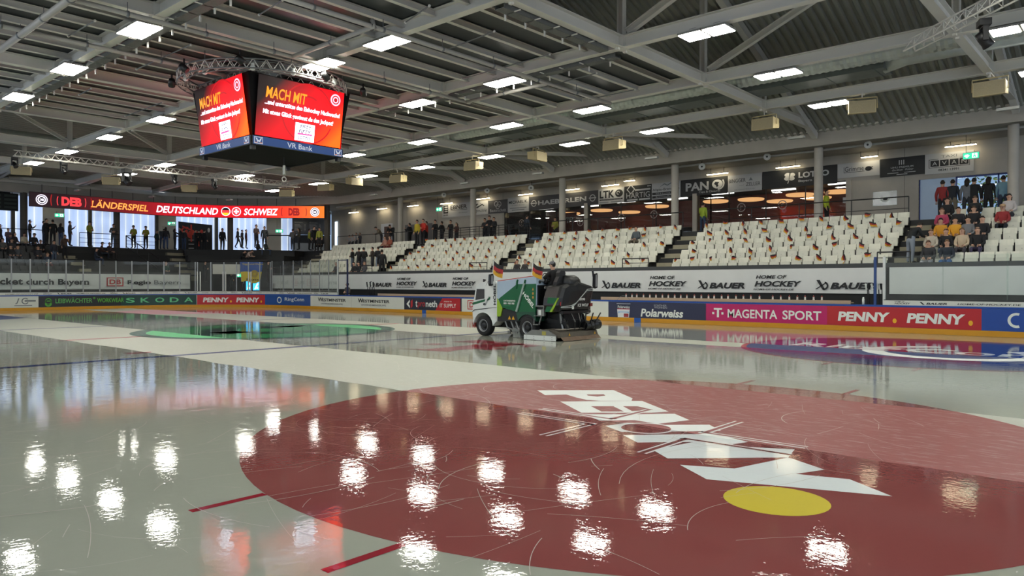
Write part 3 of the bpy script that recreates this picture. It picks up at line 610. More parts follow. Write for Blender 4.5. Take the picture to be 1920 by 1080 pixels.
for i, (u, v) in enumerate(((1045, 433), (1146, 428), (1285, 412), (1395, 412))):
    P = at_x(u, v, WX+3); b = MB(); b.box(P.x-.5, P.x+.5, P.y-.6, P.y+.6, 4.4, 5.25, mat('counter_dark', '2c211b', .4)); b.box(P.x-.55, P.x+.55, P.y-.65, P.y+.65, 5.25, 5.3, mat('counter_top', 'b8a890', .3)); tag(b.build('lounge_counter'), f'dark bar counter inside the lounge, {ORD[i]} from the left', 'counter', 'counters in the lounge')
for i, (u, v, lb) in enumerate(((1065, 414, 'dark red banner lettered VIP in the lounge window'), )):
    P = at_x(u, v, WX+1.2); b = MB(); g = lambda x, y: (P.x-.012, P.y+.7-x, y); b.box(P.x-.01, P.x, P.y-.75, P.y+.75, 5.55, 6.6, mat('vip_red', '84302c', .5)); b.text('VIP', g, .2, 5.9, .95, .4, WHT, .02, .15); tag(b.build('banner'), lb, 'banner')
for i, (u, v) in enumerate(((978, 418), (1088, 417), (1165, 408), (1226, 402), (1390, 389), (1467, 384))):
    P = at_x(u, v, WX+.03); b = MB(); g = lambda x, y: (P.x, P.y-x, P.z+y); b.ring(g, 0, 0, .2, .25, mat('sticker_grey', '9b8f8b', .5)); b.rect(g, -.06, -.12, .05, .24, mat('sticker_grey', '9b8f8b', .5)); b.rect(g, -.06, .04, .15, .05, mat('sticker_grey', '9b8f8b', .5)); tag(b.build('window_sticker'), f'round grey crest sticker on the lounge glass, {ORD[i]} from the left', 'sticker', 'crest stickers on the lounge glass')
# right window with trees outside
b = MB(); ym = at_x(1793, 330, WX).y; b.box(WX+.05, WX+.06, ym, wA, 4.4, 6.7, mat('frosted_film', '8294a8', .5, emit=.22, var=.35, scale=2.5)); st(b.build('window_6'))
b = MB(); b.box(WX+.05, WX+.06, wB, ym, 4.4, 6.7, WGLASS); st(b.build('window_7')); b = MB()
for y in (wA, ym, wB, at_x(1872, 330, WX).y): b.box(WX, WX+.1, y-.03, y+.03, 4.4, 6.7, mat('window_blue_frame', '203a86', .4))
b.box(WX, WX+.1, wB, ym, 6.64, 6.72, mat('window_blue_frame', '203a86', .4)); st(b.build('window_frame'))
LEAF = [mat('leaf_dark', '4a6a2c', .7, var=.4), mat('leaf_mid', '7f9a3c', .7, var=.4), mat('leaf_yellow', 'b9b254', .7, var=.4)]
for i in range(3):
    y = wB-2.6+i*4.6; x = WX+11.5+(i % 2)*1.5; t = thing('tree', f'sunlit leafy tree outside the right window, {ORD[i]} from the right', 'tree', (x, y, 1), 0, 'trees outside the right window'); b = MB(); b.tube([(0, 0, -1.4), (.1, 0, 3), (0, .1, 5.5)], [.2, .15, .06], mat('bark', '4b3d2f', .9), 8); b.build('trunk', t); b = MB(); r2 = random.Random(i)
    for j in range(900):
        c = Vector((max(-2, min(2, r2.gauss(0, 1))), max(-2.1, min(2.1, r2.gauss(0, 1.1))), r2.gauss(5.4, 1.3))); a = Vector((r2.uniform(-1, 1), r2.uniform(-1, 1), r2.uniform(-1, 1))).normalized()*.13; d = a.orthogonal().normalized()*.09; b.poly([c-a, c+d, c+a, c-d], LEAF[r2.randrange(3)])
    b.build('foliage', t)
b = MB(); b.poly([(25.6, -60, 3.8), (70, -60, 3.8), (70, 40, 3.8), (25.6, 40, 3.8)], mat('outside_ground', '8a8a72', .9)); st(b.build('floor_outside'))
sl = bpy.data.lights.new('sun', 'SUN'); sl.energy = 3.0; sl.angle = .02; so = bpy.data.objects.new('sun', sl); COL.objects.link(so); so.rotation_euler = (.75, .35, .3)
# ------------------------------------------------------------------ sponsor signs on the back wall
LG = mat('sign_grey', 'b9bbbc', .5, var=.03); SB_ = mat('sign_black', '161a1b', .5); SDG = mat('sign_anthracite', '3c3d40', .5)
def sign(u0, u1, vt, vb, base, label, draw):
    P0 = at_x(u0, vt, WX-.06); P1 = at_x(u1, vt, WX-.06); z1 = P0.z; z0 = at_x(u0, vb, WX-.06).z; L = P0.y-P1.y; b = MB(); b.box(WX-.06, WX-.02, P1.y, P0.y, z0, z1, base)
    f = lambda x, y: (WX-.064, P0.y-x*L, z0+y*(z1-z0)); g = lambda x, y: (WX-.068, P0.y-x*L, z0+y*(z1-z0)); b.asp = L/(z1-z0); draw(b, f, g); tag(b.build('wall_sign'), label, 'sign', 'sponsor signs on the back wall')
def T(*a): return a
def W_ebner(b, f, g):
    b.rect(f, .05, .3, .17, .6, INK); b.rect(g, .09, .4, .11, .08, LG); b.rect(g, .09, .56, .11, .08, LG); b.rect(g, .09, .72, .11, .08, LG); b.text('EBNER', f, .05, .12, .17, .1, INK, .02); b.text('EBNER', f, .3, .55, .58, .3, INK, .03); b.rect(f, .3, .47, .58, .03, INK); b.text('Einrichtungen', f, .6, .2, .3, .12, INKG, 0)
def W_muehle(b, f, g): b.text('Sägmühle', f, .06, .12, .88, .3, INK, .0, .3); b.flat(f, [(.1, .6), (.4, .85), (.45, .8), (.2, .55)], INK); b.flat(f, [(.3, .55), (.7, .8), (.72, .74), (.4, .5)], INK); b.flat(f, [(.5, .9), (.8, .65), (.76, .6)], INK)
def W_baut(b, f, g):
    for x, y in ((.42, .72), (.58, .68), (.5, .52)): b.ring(f, x, y, .08, .105, LG)
    b.text('Bautenschutz', f, .1, .1, .82, .24, LG, .0)
def W_mich(b, f, g): b.text('MICHAEL K.', f, .05, .58, .9, .2, INK, .02); b.text('FITNESS BLOGS', f, .2, .42, .6, .08, INKG, 0); b.rect(f, .1, .25, .8, .05, INKG); b.rect(f, .2, .12, .6, .05, INKG)
def W_haeb(b, f, g):
    for x in (.075, .925): b.ring(f, x, .5, .03, .04, LG); b.rect(f, x-.05, .47, .1, .07, LG)
    b.text('HAEBERLEN', f, .14, .34, .7, .32, LG, .03)
def W_ltk(b, f, g): b.text('LTK', f, .05, .38, .58, .5, INK, .035); b.disc(f, .81, .63, .15, INK, .25); b.ring(g, .78, .66, .04, .06, LG, 0, 300); b.rect(f, .05, .22, .9, .1, INK); b.text('KUNSTSTOFFTECHNIK', g, .1, .24, .8, .06, LG, 0); b.rect(f, .05, .08, .35, .05, INKG); b.rect(f, .5, .08, .4, .05, INKG)
def W_hart(b, f, g): b.text('HÄRTIG', f, .08, .22, .86, .42, LG, .0); b.ring(f, .25, .78, .12, .16, LG, n=4); b.rect(f, .4, .66, .56, .1, LG); b.rect(f, .1, .06, .4, .1, LG); b.rect(f, .55, .06, .4, .1, LG); b.disc(f, .88, .9, .03, LG, .04); b.disc(f, .95, .9, .03, LG, .04)
def W_allg(b, f, g): b.flat(f, [(.25, .7), (.45, .95), (.55, .84), (.68, .97), (.9, .68), (.68, .9), (.55, .78), (.45, .88)], INKG); b.text('Allgäu-Brennholz', f, .03, .48, .94, .18, INK, .01); b.rect(f, .02, .27, .9, .15, INK); b.rect(f, .02, .06, .9, .15, INK); b.text('Holz & Brennholz', g, .15, .3, .5, .09, LG, 0); b.text('Brennstoffe', g, .15, .09, .5, .09, LG, 0)
def W_pano(b, f, g):
    b.text('PAN', f, .11, .3, .5, .5, LG, .035); b.disc(f, .79, .58, .11, LG, .26); b.flat(g, [(.75, .72), (.83, .68), (.8, .56), (.82, .5), (.78, .38), (.76, .52), (.72, .6)], SB_); b.ring(f, .82, .6, .09, .12, LG, 260, 400); b.text('Caps & Closures', f, .4, .1, .45, .15, LG, 0)
def W_bing(b, f, g): b.text('BINGGER', f, .03, .56, .5, .22, INK, .0); b.text('ZELLER', f, .54, .3, .42, .2, INK, 0); b.text('IHRE STEUERBERATER IN ALLGÄU', f, .2, .1, .6, .07, INKG, 0); b.flat(f, [(.62, .6), (.68, .8), (.74, .6), (.68, .62)], INKG); b.ring(f, .4, .55, .1, .106, INKG, 230, 320)
def W_lotto(b, f, g):
    for a in (40, 130, 220, 310): b.disc(f, .38+.045*math.cos(math.radians(a)), .58+.14*math.sin(math.radians(a)), .04, LG, .11)
    b.flat(f, [(.375, .5), (.385, .5), (.36, .2), (.35, .22)], LG); b.text('LOTTO', f, .5, .46, .4, .32, LG, .04); b.text('Bayern', f, .5, .2, .18, .16, LG, .01)
def W_grim(b, f, g): b.text('Grimme', f, .18, .42, .45, .32, INK, .0); b.rect(f, .15, .34, .5, .03, INK); b.rect(f, .15, .34, .01, .4, INK); b.disc(f, .74, .5, .08, INK, .16); b.rect(f, .76, .56, .09, .05, INK); b.rect(f, .76, .42, .09, .05, INK)
def W_blk(b, f, g):
    for x in (.44, .49, .54): b.rect(f, x-.01, .6, .02, .25, LG)
    b.text('UHU PREMIUM', f, .25, .42, .5, .1, LG, .0); b.text('Gardinen · Polster', f, .28, .28, .48, .1, LG, 0, .3); b.rect(f, .17, .16, .25, .03, LG); b.rect(f, .55, .16, .25, .03, LG); b.rect(f, .38, .06, .24, .04, LG)
def W_avan(b, f, g):
    b.text('TAXI', f, .34, .76, .32, .13, INKG, .0); b.ring(f, .48, .5, .56, .585, INK, n=4) if 0 else None
    for x0, y0, w_, h_ in ((.08, .3, .84, .02), (.08, .7, .2, .02), (.72, .7, .2, .02), (.08, .3, .012, .42), (.91, .3, .012, .42)): b.rect(f, x0, y0, w_, h_, INK)
    for i, c in enumerate('AVAN'): b.rect(f, .115+i*.2, .36, .18, .3, INK); b.text(c, g, .155+i*.2, .42, .1, .18, LG, .0)
    b.text('08341 13991', f, .28, .12, .42, .11, INK, .02)
sign(829, 882.5, 383.5, 408.5, LG, 'grey wall sign with a black striped block letter, leftmost of the signs', W_ebner)
sign(882.5, 915, 379, 404, LG, 'pale wall sign with brush script behind a round column', W_muehle)
sign(915.5, 951.5, 377, 401, SDG, 'dark grey wall sign with three linked rings', W_baut)
sign(952, 991.5, 371.5, 399, LG, 'small pale wall sign with a first name in capitals and thin lines', W_mich)
sign(992, 1121.5, 369.5, 395, SDG, 'long dark grey wall sign with round emblem at either end', W_haeb)
sign(1122, 1170, 355.5, 383.5, LG, 'pale wall sign with three big black capitals and a black disc', W_ltk)
sign(1170.5, 1221.5, 350, 379.5, SB_, 'black wall sign with thin white capitals under a white diamond', W_hart)
sign(1222, 1275.8, 344.5, 374.5, LG, 'pale wall sign with mountain outline beside a column', W_allg)
sign(1276.5, 1364, 338.5, 369.5, SB_, 'black wall sign with big white letters and a globe', W_pano)
sign(1365, 1428.5, 330, 361.5, LG, 'pale wall sign with thin two-line surname lettering and a small flower', W_bing)
sign(1429.5, 1569.5, 322.5, 355.5, SB_, 'black wall sign with white clover leaf, partly behind a column', W_lotto)
sign(1570.5, 1649.5, 308, 335, LG, 'pale wall sign with a black electric plug', W_grim)
sign(1650, 1734, 299, 333, SB_, 'black wall sign with three vertical bars and fine script', W_blk)
sign(1734.5, 1826, 290, 328, LG, 'pale taxi sign with four black letter boxes, rightmost of the signs', W_avan)
P = at_x(1659, 372, WX-.02); b = MB(); b.box(P.x, P.x+.02, P.y-.55, P.y+.55, P.z-.35, P.z+.35, mat('foil', '9a9c9b', .2, .8, var=.4)); b.disc(lambda x, y: (P.x-.01, P.y-x, P.z+y), 0, -.05, .2, WHT, .12); b.disc(lambda x, y: (P.x-.014, P.y-x, P.z+y), .03, -.04, .11, SB_, .05); tag(b.build('wall_poster'), 'square shiny grey poster with white ring on the concrete wall', 'poster')
P = at_x(1588, 375, WX-.02); b = MB(); b.box(P.x, P.x+.02, P.y-.2, P.y+.2, P.z-.14, P.z+.14, LG); b.rect(lambda x, y: (P.x-.004, P.y-x, P.z+y), -.14, -.07, .28, .05, INKG); tag(b.build('notice'), 'small white notice on the concrete wall left of the shiny poster', 'notice')
# strip lamps under the slab, each lighting the wall beside it
TUBE = glow('strip_lamp', (1, .84, .55), 13.0)
for i, (u, v) in enumerate(((663, 398.5), (716, 391.5), (774, 386), (837, 381.5), (906, 372.5), (985, 364.5), (1071, 355.5), (1144, 347.5), (1180, 339), (1345, 326), (1477, 313), (1630, 294), (1801, 273))):
    P = at_x(u, v, WX-.35); wl = .75 if i in (8, 11) else 1.25
    t = thing('strip_lamp', f'warm strip lamp high on the concourse wall, {ORD[i]} from the left', 'lamp', tuple(P), 0, 'strip lamps on the concourse wall'); b = MB(); b.box(-.06, .06, -wl/2, wl/2, -.02, .01, TUBE); b.build('lamp_tube', t); b = MB(); b.box(-.07, .07, -wl/2-.02, wl/2+.02, .012, .05, BLK); b.tube([(0, .4, .05), (0, .4, 8.3-P.z)], .012, BLK, 6); b.tube([(0, -.4, .05), (0, -.4, 8.3-P.z)], .012, BLK, 6); b.build('lamp_housing', t)
# service pipe under the slab and the round horn speakers on it
PP = [(22.2, 27.5, 8.1), (22.2, 9.2, 8.1)]; b = MB(); b.tube(PP, .06, mat('pipe_white', 'b9b8b2', .4), 10); b.tube([(22.2, 9.2, 8.1), (22.2, 8.9, 8.2), (22.2, 8.6, 8.14), (22.2, -31, 8.14)], .06, mat('pipe_white', 'b9b8b2', .4), 10); tag(b.build('service_pipe'), 'long white service pipe under the concrete slab above the seats', 'pipe')
for i, (u, v) in enumerate(((833, 365), (914, 357), (996, 352), (1315.5, 312), (1437, 293.5), (1625, 271))):
    P = at_x(u, v, 21.95); t = thing('horn_speaker', f'round white horn speaker under the concrete slab, {ORD[i]} from the left', 'speaker', tuple(P), math.radians(20), 'round speakers under the slab'); b = MB(); b.lathe([(0, -.1), (.05, -.12), (.17, -.17), (.18, -.16), (.1, 0), (.09, .2), (0, .2)], (0, 0, 0), (1, .25, .25), mat('horn_white', 'c9c9c4', .4), 18); b.lathe([(0, -.125), (.05, -.13)], (0, 0, 0), (1, .25, .25), BLK, 12); b.build('horn', t, smooth=True); b = MB(); b.bar((.1, 0, 0), (.1, 0, 8.29-P.z), .03, .03, BLK); b.build('bracket', t)
def exit_sign(P, rz, label):
    t = thing('exit_sign', label, 'exit sign', tuple(P), rz); b = MB(); b.box(-.04, .04, -.32, .32, -.15, .15, mat('exit_case', 'd0d4d0', .4)); b.tube([(0, .2, .15), (0, .2, 8.3-P[2] if P[0] > 20 and P[2] > 6 else .3)], .01, BLK, 5); b.build('sign_case', t); b = MB(); EG = glow('exit_green', (.03, .55, .28), 1.4); EW = glow('exit_white', (.9, 1, .95), 1.5); f = lambda x, y: (-.046, -x, y); g = lambda x, y: (-.05, -x, y); b.rect(f, -.3, -.13, .6, .26, EG)
    b.flat(g, [(-.22, .06), (-.1, .06), (-.1, .02), (-.04, .02), (-.16, -.1), (-.28, .02), (-.22, .02)], EW); b.rect(g, .04, -.1, .2, .2, EW); h = lambda x, y: (-.054, -x, y); b.ball((-.054, -.14, .06), .025, EG, 8, 5); b.flat(h, [(.1, .03), (.17, .03), (.19, -.08), (.15, -.08), (.14, -.02), (.11, -.08), (.08, -.08)], EG); b.build('sign_face', t)
exit_sign(at_x(824, 392.5, WX-1.2), 0, 'green exit sign hanging left of the leftmost wall sign'); exit_sign(at_x(1821, 292, WX-1.6), 0, 'green exit sign hanging before the taxi sign')
# ------------------------------------------------------------------ far end: banner, tunnel, translucent walls, ribbon board
b = MB(); V = []
for i in range(101):
    x = 11.2-26*i/100; V += [(x, 30.55-wav(x), 1.3), (x, 30.55-wav(x)*.3, 2.36)]
b.add(V, [(2*i, 2*i+2, 2*i+3, 2*i+1)[::-1] for i in range(100)], FABW)
x0 = at_y(0, 530, 30.5).x; f = lambda x, y: (x, 30.5, y)
def xe(u): return at_y(u, 530, 30.5).x
b.text('durch Bayern', f, xe(49), 1.5, xe(167)-xe(49), .5, INK, .03); b.text('Ticket', f, xe(-22), 1.62, xe(43)-xe(-22), .42, INK, .03); g = lambda x, y: (x, 30.49, y)
xa, xb = xe(200), xe(231.5); b.rect(f, xa, 1.5, xb-xa, .62, RED); b.rect(g, xa+.08, 1.57, xb-xa-.16, .48, BOARDW); b.text('DB', lambda x, y: (x, 30.48, y), xa+.17, 1.64, xb-xa-.34, .34, RED, .04)
b.text('Regio', g, xe(239), 1.55, xe(283)-xe(239), .38, INK, .03); b.text('Bayern', g, xe(289), 1.55, xe(339)-xe(289), .38, INKG, 0)
tag(b.build('banner'), 'long white banner with black and grey lettering and red framed initials at the far end', 'banner')
# players tunnel in the corner
TA, TB = (11.3, 30.6), (16.0, 27.2); td = (Vector((*TB, 0))-Vector((*TA, 0))).normalized(); tn = Vector((td.y, -td.x, 0))
def tl(u, v, off=0): P = at_line(u, v, TA, TB); return P+tn*off if off else P
def tfn(u, v, off):
    P = tl(u, v); return lambda x, y: tuple(P+td*x+tn*off+Vector((0, 0, y)))
def tbox(b, ua, ub, va, vb, o0, o1, m):
    P = tl(ua, va); Q = tl(ub, va); R_ = tl(ua, vb); L = (Q-P).length
    b.prism([(0, 0), (L, 0), (L, P.z-R_.z), (0, P.z-R_.z)], lambda a, c, d: tuple(R_+td*a+tn*d+Vector((0, 0, c))), o0, o1, m)
b = MB(); tbox(b, 372, 398, 490, 560, -.3, 0, TERR); tbox(b, 488, 506, 490, 560, -.3, 0, TERR)
tbox(b, 300, 560, 490, 580, -3.6, -3.5, mat('tunnel_grey', '4b4f52', .8)); tbox(b, 395, 398, 500, 565, -3.5, -.3, CONCD); tbox(b, 488, 492, 500, 565, -3.5, -.3, CONCD); st(b.build('wall_tunnel'))
b = MB(); tbox(b, 399, 450.5, 495.3, 514, .0, .06, mat('panel_white', 'c6c4ba', .5)); tag(b.build('blank_signboard'), 'blank cream signboard over the players tunnel', 'sign')
P = tl(450, 491); Q = tl(493.5, 491); h = P.z-tl(450, 529).z; L = (Q-P).length; b = MB(); n = 12
UB, UY = mat('flag_blue', '2c4f9a', .7), mat('flag_yellow', 'd6bb2e', .7)
def uf(i, j): t_ = i/n; return tuple(P+td*(L*t_-(.35*j/4*(t_-.4)))+tn*(.12+.05*math.sin(t_*9+j*.6))+Vector((0, 0, -h*j/4*(1-.06*math.sin(t_*7)))))
for j in range(4): b.add([uf(i, jj) for i in range(n+1) for jj in (j, j+1)], [(2*i, 2*i+1, 2*i+3, 2*i+2) for i in range(n)], UB if j < 2 else UY)
k = tfn(453, 500, .24); b.text('Siggi und Daani', k, .1, .1, 1.5, .16, UY, 0); k = tfn(466, 517, .24); b.ring(k, .45, .15, .1, .28, mat('flag_ochre', '9a8326', .7)); b.text('Fans', tfn(463, 526, .24), 0, 0, .9, .16, INK, .01)
tag(b.build('flag'), 'blue over yellow supporters flag hanging beside the tunnel panel', 'flag')
SCRB = glow('screen_blue', (.05, .45, 1), 1.6); SCRW = glow('screen_white', (.7, .95, 1), 1.8)
for i, (ua, ub) in enumerate(((457, 467), (470, 484.5))):
    t = thing('tunnel_screen', f'small bright blue screen deep in the tunnel, {("left", "right")[i]} one', 'screen', tuple(tl((ua+ub)/2, 545)-tn*1.2)); o = t.location; b = MB(); w_ = (tl(ub, 530)-tl(ua, 530)).length; fn = lambda x, y, d: tuple(td*x+tn*d+Vector((0, 0, y)))
    b.prism([(-w_/2, 0), (w_/2, 0), (w_/2, .75), (-w_/2, .75)], fn, -.06, 0, BLK); b.build('screen_case', t); b = MB(); b.poly([fn(-w_/2+.02, .02, .005), fn(w_/2-.02, .02, .005), fn(w_/2-.02, .72, .005), fn(-w_/2+.02, .72, .005)], SCRB); b.flat(lambda x, y: fn(x, y, .01), [(-w_*.3, .1), (-w_*.1, .1), (w_*.3, .55), (w_*.1, .6)], SCRW); b.disc(lambda x, y: fn(x, y, .01), w_*.1, .2, .08, SCRW); b.build('screen_face', t)
exit_sign(tl(449, 516, -.6), math.radians(50), 'green exit sign left under the blue and yellow flag in the tunnel'); exit_sign(tl(471, 521.5, -2.6), math.radians(50), 'small green exit sign deeper inside the tunnel')
rail('thin black rail along the corner terrace above the tunnel', [tuple(tl(372, 489, -.05)+Vector((0, 0, -.25))), tuple(tl(500, 489, -.05)+Vector((0, 0, -.25)))], h=.3, mid=(), post=3)
b = MB(); tbox(b, 365, 512, 551, 600, -3.4, 1.1, CONCD); tbox(b, 374, 397, 530, 551, .0, .75, TERR); tbox(b, 489, 511, 530, 551, .0, .95, TERR); st(b.build('floor_tunnel'))
# translucent walls behind the concourse
A1, B1 = (25.2, 32.6), (13.0, 40.0)
def ew(u, v=430): return at_line(u, v, A1, B1) if u > 318 else at_y(u, v, 40.0)
POLY = bpy.data.materials.new('daylit_polycarbonate'); POLY.use_nodes = True; nt = POLY.node_tree; N = nt.nodes; L_ = nt.links; pb = N['Principled BSDF']; pb.inputs['Base Color'].default_value = (.5, .55, .6, 1); pb.inputs['Roughness'].default_value = .4
ge = N.new('ShaderNodeNewGeometry'); dp = N.new('ShaderNodeVectorMath'); dp.operation = 'DOT_PRODUCT'; dp.inputs[1].default_value = (1, -.6, 0); L_.new(ge.outputs['Position'], dp.inputs[0])
fr = N.new('ShaderNodeMath'); fr.operation = 'PINGPONG'; fr.inputs[1].default_value = .3; L_.new(dp.outputs['Value'], fr.inputs[0])
rp = N.new('ShaderNodeValToRGB'); L_.new(fr.outputs[0], rp.inputs[0]); rp.color_ramp.elements[0].position = .0; rp.color_ramp.elements[0].color = (.85, .94, 1, 1); rp.color_ramp.elements[1].position = .3; rp.color_ramp.elements[1].color = (.40, .55, .9, 1); e_ = rp.color_ramp.elements.new(.025); e_.color = (.8, .92, 1, 1); e_ = rp.color_ramp.elements.new(.06); e_.color = (.5, .64, .92, 1)
nz = N.new('ShaderNodeTexNoise'); nz.inputs['Scale'].default_value = .35; L_.new(ge.outputs['Position'], nz.inputs['Vector']); mr = N.new('ShaderNodeMapRange'); mr.inputs[1].default_value = .35; mr.inputs[2].default_value = .65; mr.inputs[3].default_value = .52; mr.inputs[4].default_value = .82; L_.new(nz.outputs['Fac'], mr.inputs[0])
L_.new(rp.outputs[0], pb.inputs['Emission Color']); L_.new(mr.outputs[0], pb.inputs['Emission Strength'])
def wallquad(b, ua, ub, z0, z1, m, off=0):
    P, Q = ew(ua), ew(ub)
    d = (Q-P); d.z = 0; n = Vector((d.y, -d.x, 0)).normalized(); n = n if n.y < 0 else -n
    b.poly([(p.x+n.x*off, p.y+n.y*off, z) for p, z in ((P, z0), (Q, z0), (Q, z1), (P, z1))], m)
k = 10
for ua, ub in ((-140, -20), (-18, 20), (26, 80), (121, 166), (169.5, 216), (217, 290), (330, 402), (406, 428), (428, 499.5), (527, 548)):
    b = MB(); segs = [ua, ub] if not ua < 318 < ub else [ua, 318, ub]
    for p, q in zip(segs[:-1], segs[1:]): wallquad(b, p, q, 4.4, 8.3, POLY)
    st(b.build(f'window_{k}')); k += 1
b = MB(); wallquad(b, -140, 318, -.4, 4.42, CONCD); wallquad(b, 318.5, 640, -.4, 4.42, CONCD); st(b.build('wall_far'))
for i, (u, yy) in enumerate(((0, 38.2), (100, 38.2), (200, 38.2), (300, 37.6), (400, 36.6), (480, 33.4), (560, 33.0))):  # lamps added out of sight to brighten the far doors and soffit
    P = at_y(u, 380, yy); P.z = 8.12; t = thing('strip_lamp', f'added fill lamp above the far concourse behind the LED ribbon, {ORD[i]} from the left', 'lamp', tuple(P), math.pi/2, 'added fill lamps over the far concourse'); b = MB(); b.box(-.06, .06, -.6, .6, -.02, .01, TUBE); b.build('lamp_tube', t); b = MB(); b.box(-.07, .07, -.62, .62, .012, .18, BLK); b.build('lamp_housing', t)
b = MB(); DG = mat('door_grey', 'c4c4be', .5); MULL = mat('mullion', '4a4946', .6)
for i, (ua, ub, ve) in enumerate(((80, 121, 404), (293, 330, 419.5), (499.5, 527, 433.5))):
    b = MB(); wallquad(b, ua, ub, 4.4, 8.3, DG, .0); wallquad(b, ua+2, ub-2, 4.4, ew(ua, ve+4).z, mat('door_leaf', 'b0aea8', .5), .03); wallquad(b, ua, ub, ew(ua, ve+1).z, ew(ua, ve-1).z, mat('door_rail', 'c5c5c0', .5), .06); st(b.build(f'door_{10+i}')); 
    P = ew((ua+ub)/2, ve); exit_sign(P+Vector((.25, -.5, 0)), math.radians(70 if ua < 318 else 55), ('green exit sign over the leftmost grey door of the far end', 'green exit sign over the middle grey door of the far end', 'green exit sign over the grey door near the corner')[i])
b = MB()
for u in (23, 167.5, 292, 404):
    P = ew(u); b = MB(); b.box(P.x-.12, P.x+.12, P.y-.25, P.y-.05, 4.4, 8.2, MULL); st(b.build('window_mullion'))
# drink stand with menu boards in the corner
P, Q = ew(548), ew(607.5); b = MB(); wallquad(b, 548, 620, 6.1, 8.2, mat('menu_wall', '5d6066', .6), .1); wallquad(b, 547, 612, 7.55, 7.75, mat('canopy_white', 'c9cdd0', .5), .5); wallquad(b, 548, 620, 4.4, 6.1, mat('kiosk_dark', '202327', .6), -.3); st(b.build('wall_kiosk'))
for i, ua in enumerate((550, 578)):
    b = MB(); wallquad(b, ua, ua+26, 6.2, 7.4, mat('menu_board', '565b63', .5), .18); P = ew(ua+13); n = Vector((-.52, -.85, 0)); d = Vector((.85, -.52, 0)); P = P+n*.22; fn = lambda x, y: tuple(Vector((P.x, P.y, 0))+d*x+Vector((0, 0, y)))
    b.text(('Speisen', 'Getränke')[i], fn, -.5, 7.15, .7, .1, LG, 0)
    for j in range(6): b.rect(fn, -.5, 7.0-.11*j, .45+.1*((j*7+i) % 3), .03, LG); b.rect(fn, .35, 7.0-.11*j, .12, .03, LG)
    tag(b.build('menu_board'), f'grey menu board of the corner drink stand, {("left", "right")[i]} one', 'menu board')
b = MB(); P = ew(560); b.bar((ew(549).x-.5, ew(549).y-.9, 4.85), (ew(607).x-.5, ew(607).y-.9, 4.85), .5, .9, mat('kiosk_counter', '9ba3ad', .4)); tag(b.build('kiosk_counter'), 'pale counter of the corner drink stand', 'counter')
P = ew(616.5); b = MB(); b.box(25.1, 25.18, 31.6, 31.9, 4.4, 7.3, glow('window_slit', (.7, .85, 1), 1.3)); st(b.build('window_30'))
# fan shop poster wall
t = thing('fan_shop_wall', 'black fan shop wall with big red player pictures before the daylit panels', 'wall panel', tuple(ew(366))[:2]+(4.4,)); o = Vector(t.location); P, Q = ew(336), ew(399); d = (Q-P); d.z = 0; L = d.length; d.normalize(); n = Vector((d.y, -d.x, 0)); n = n if n.y < 0 else -n; P0 = P+n*.5; P0.z = 4.4
def pf(off): return lambda x, y: tuple(P0+d*x+n*off+Vector((0, 0, y))-o)
hz = ew(366, 420).z-4.4; b = MB(); b.prism([(0, 0), (L, 0), (L, hz-.1), (0, hz+.15)], lambda a, c, e: pf(e)(a, c), 0, .1, mat('shop_black', '121315', .5)); b.build('panel', t)
PR = mat('poster_red', 'd2402f', .5); b = MB(); f = pf(.11); r2 = random.Random(4)
b.rect(f, L*.36, .9, .12, hz-1.0, PR); b.flat(f, [(L*.12, hz-.2), (L*.6, hz-.75), (L*.6, hz-.85), (L*.12, hz-.35)], PR)
for cx, cy in ((.2, 1.9), (.28, 1.5), (.5, 1.6), (.55, .75), (.7, 1.55)):
    for j in range(5): b.disc(f, L*cx+r2.uniform(-.2, .2), cy+r2.uniform(-.2, .25), r2.uniform(.07, .16), PR, r2.uniform(.08, .2), 9)
for j in range(3): b.rect(f, L*.3, .3+.35*j, .45, .06, LG)
b.disc(f, L*.9, hz-.55, .1, LG, .2); b.build('picture', t)
# LED ribbon board
RB = [at_z(55, 385.75, 7.05), at_z(170, 393.6, 7.05), at_z(292, 402.8, 7.05), at_z(390, 407.0, 7.05), at_z(480, 408.3, 7.05), at_z(608, 408.75, 7.05)]
_n = []
for i in range(len(RB)-1):
    p0, p1, p2, p3 = RB[max(i-1, 0)], RB[i], RB[i+1], RB[min(i+2, len(RB)-1)]
    for j in range(8):
        t_ = j/8; _n.append(.5*((2*p1)+(p2-p0)*t_+(2*p0-5*p1+4*p2-p3)*t_*t_+(3*p1-p0-3*p2+p3)*t_**3))
RB = _n+[RB[-1]]
RL = [0]
for p, q in zip(RB[:-1], RB[1:]): RL.append(RL[-1]+(q-p).length)
def rb(x, y, off=0):
    for i in range(len(RB)-1):
        if x <= RL[i+1] or i == len(RB)-2:
            d = (RB[i+1]-RB[i]).normalized(); n = Vector((d.y, -d.x, 0)); n = n if n.y < 0 else -n; p = RB[i]+d*(x-RL[i])+n*off; return (p.x, p.y, 7.05+y)
def ru(u):
    for i in range(len(RB)-1):
        if pix(RB[i+1])[0] >= u or i == len(RB)-2:
            a, c = pix(RB[i])[0], pix(RB[i+1])[0]; return RL[i]+(RL[i+1]-RL[i])*(u-a)/(c-a)
RG = bpy.data.materials.new('ribbon_led'); RG.use_nodes = True; nt = RG.node_tree; N = nt.nodes; L_ = nt.links; pb = N['Principled BSDF']; pb.inputs['Base Color'].default_value = (.02, .02, .02, 1)
ge = N.new('ShaderNodeNewGeometry'); dp = N.new('ShaderNodeVectorMath'); dp.operation = 'DOT_PRODUCT'; dp.inputs[1].default_value = (1, -1, 0); L_.new(ge.outputs['Position'], dp.inputs[0]); va, vb = RB[0].x-RB[0].y, RB[-1].x-RB[-1].y
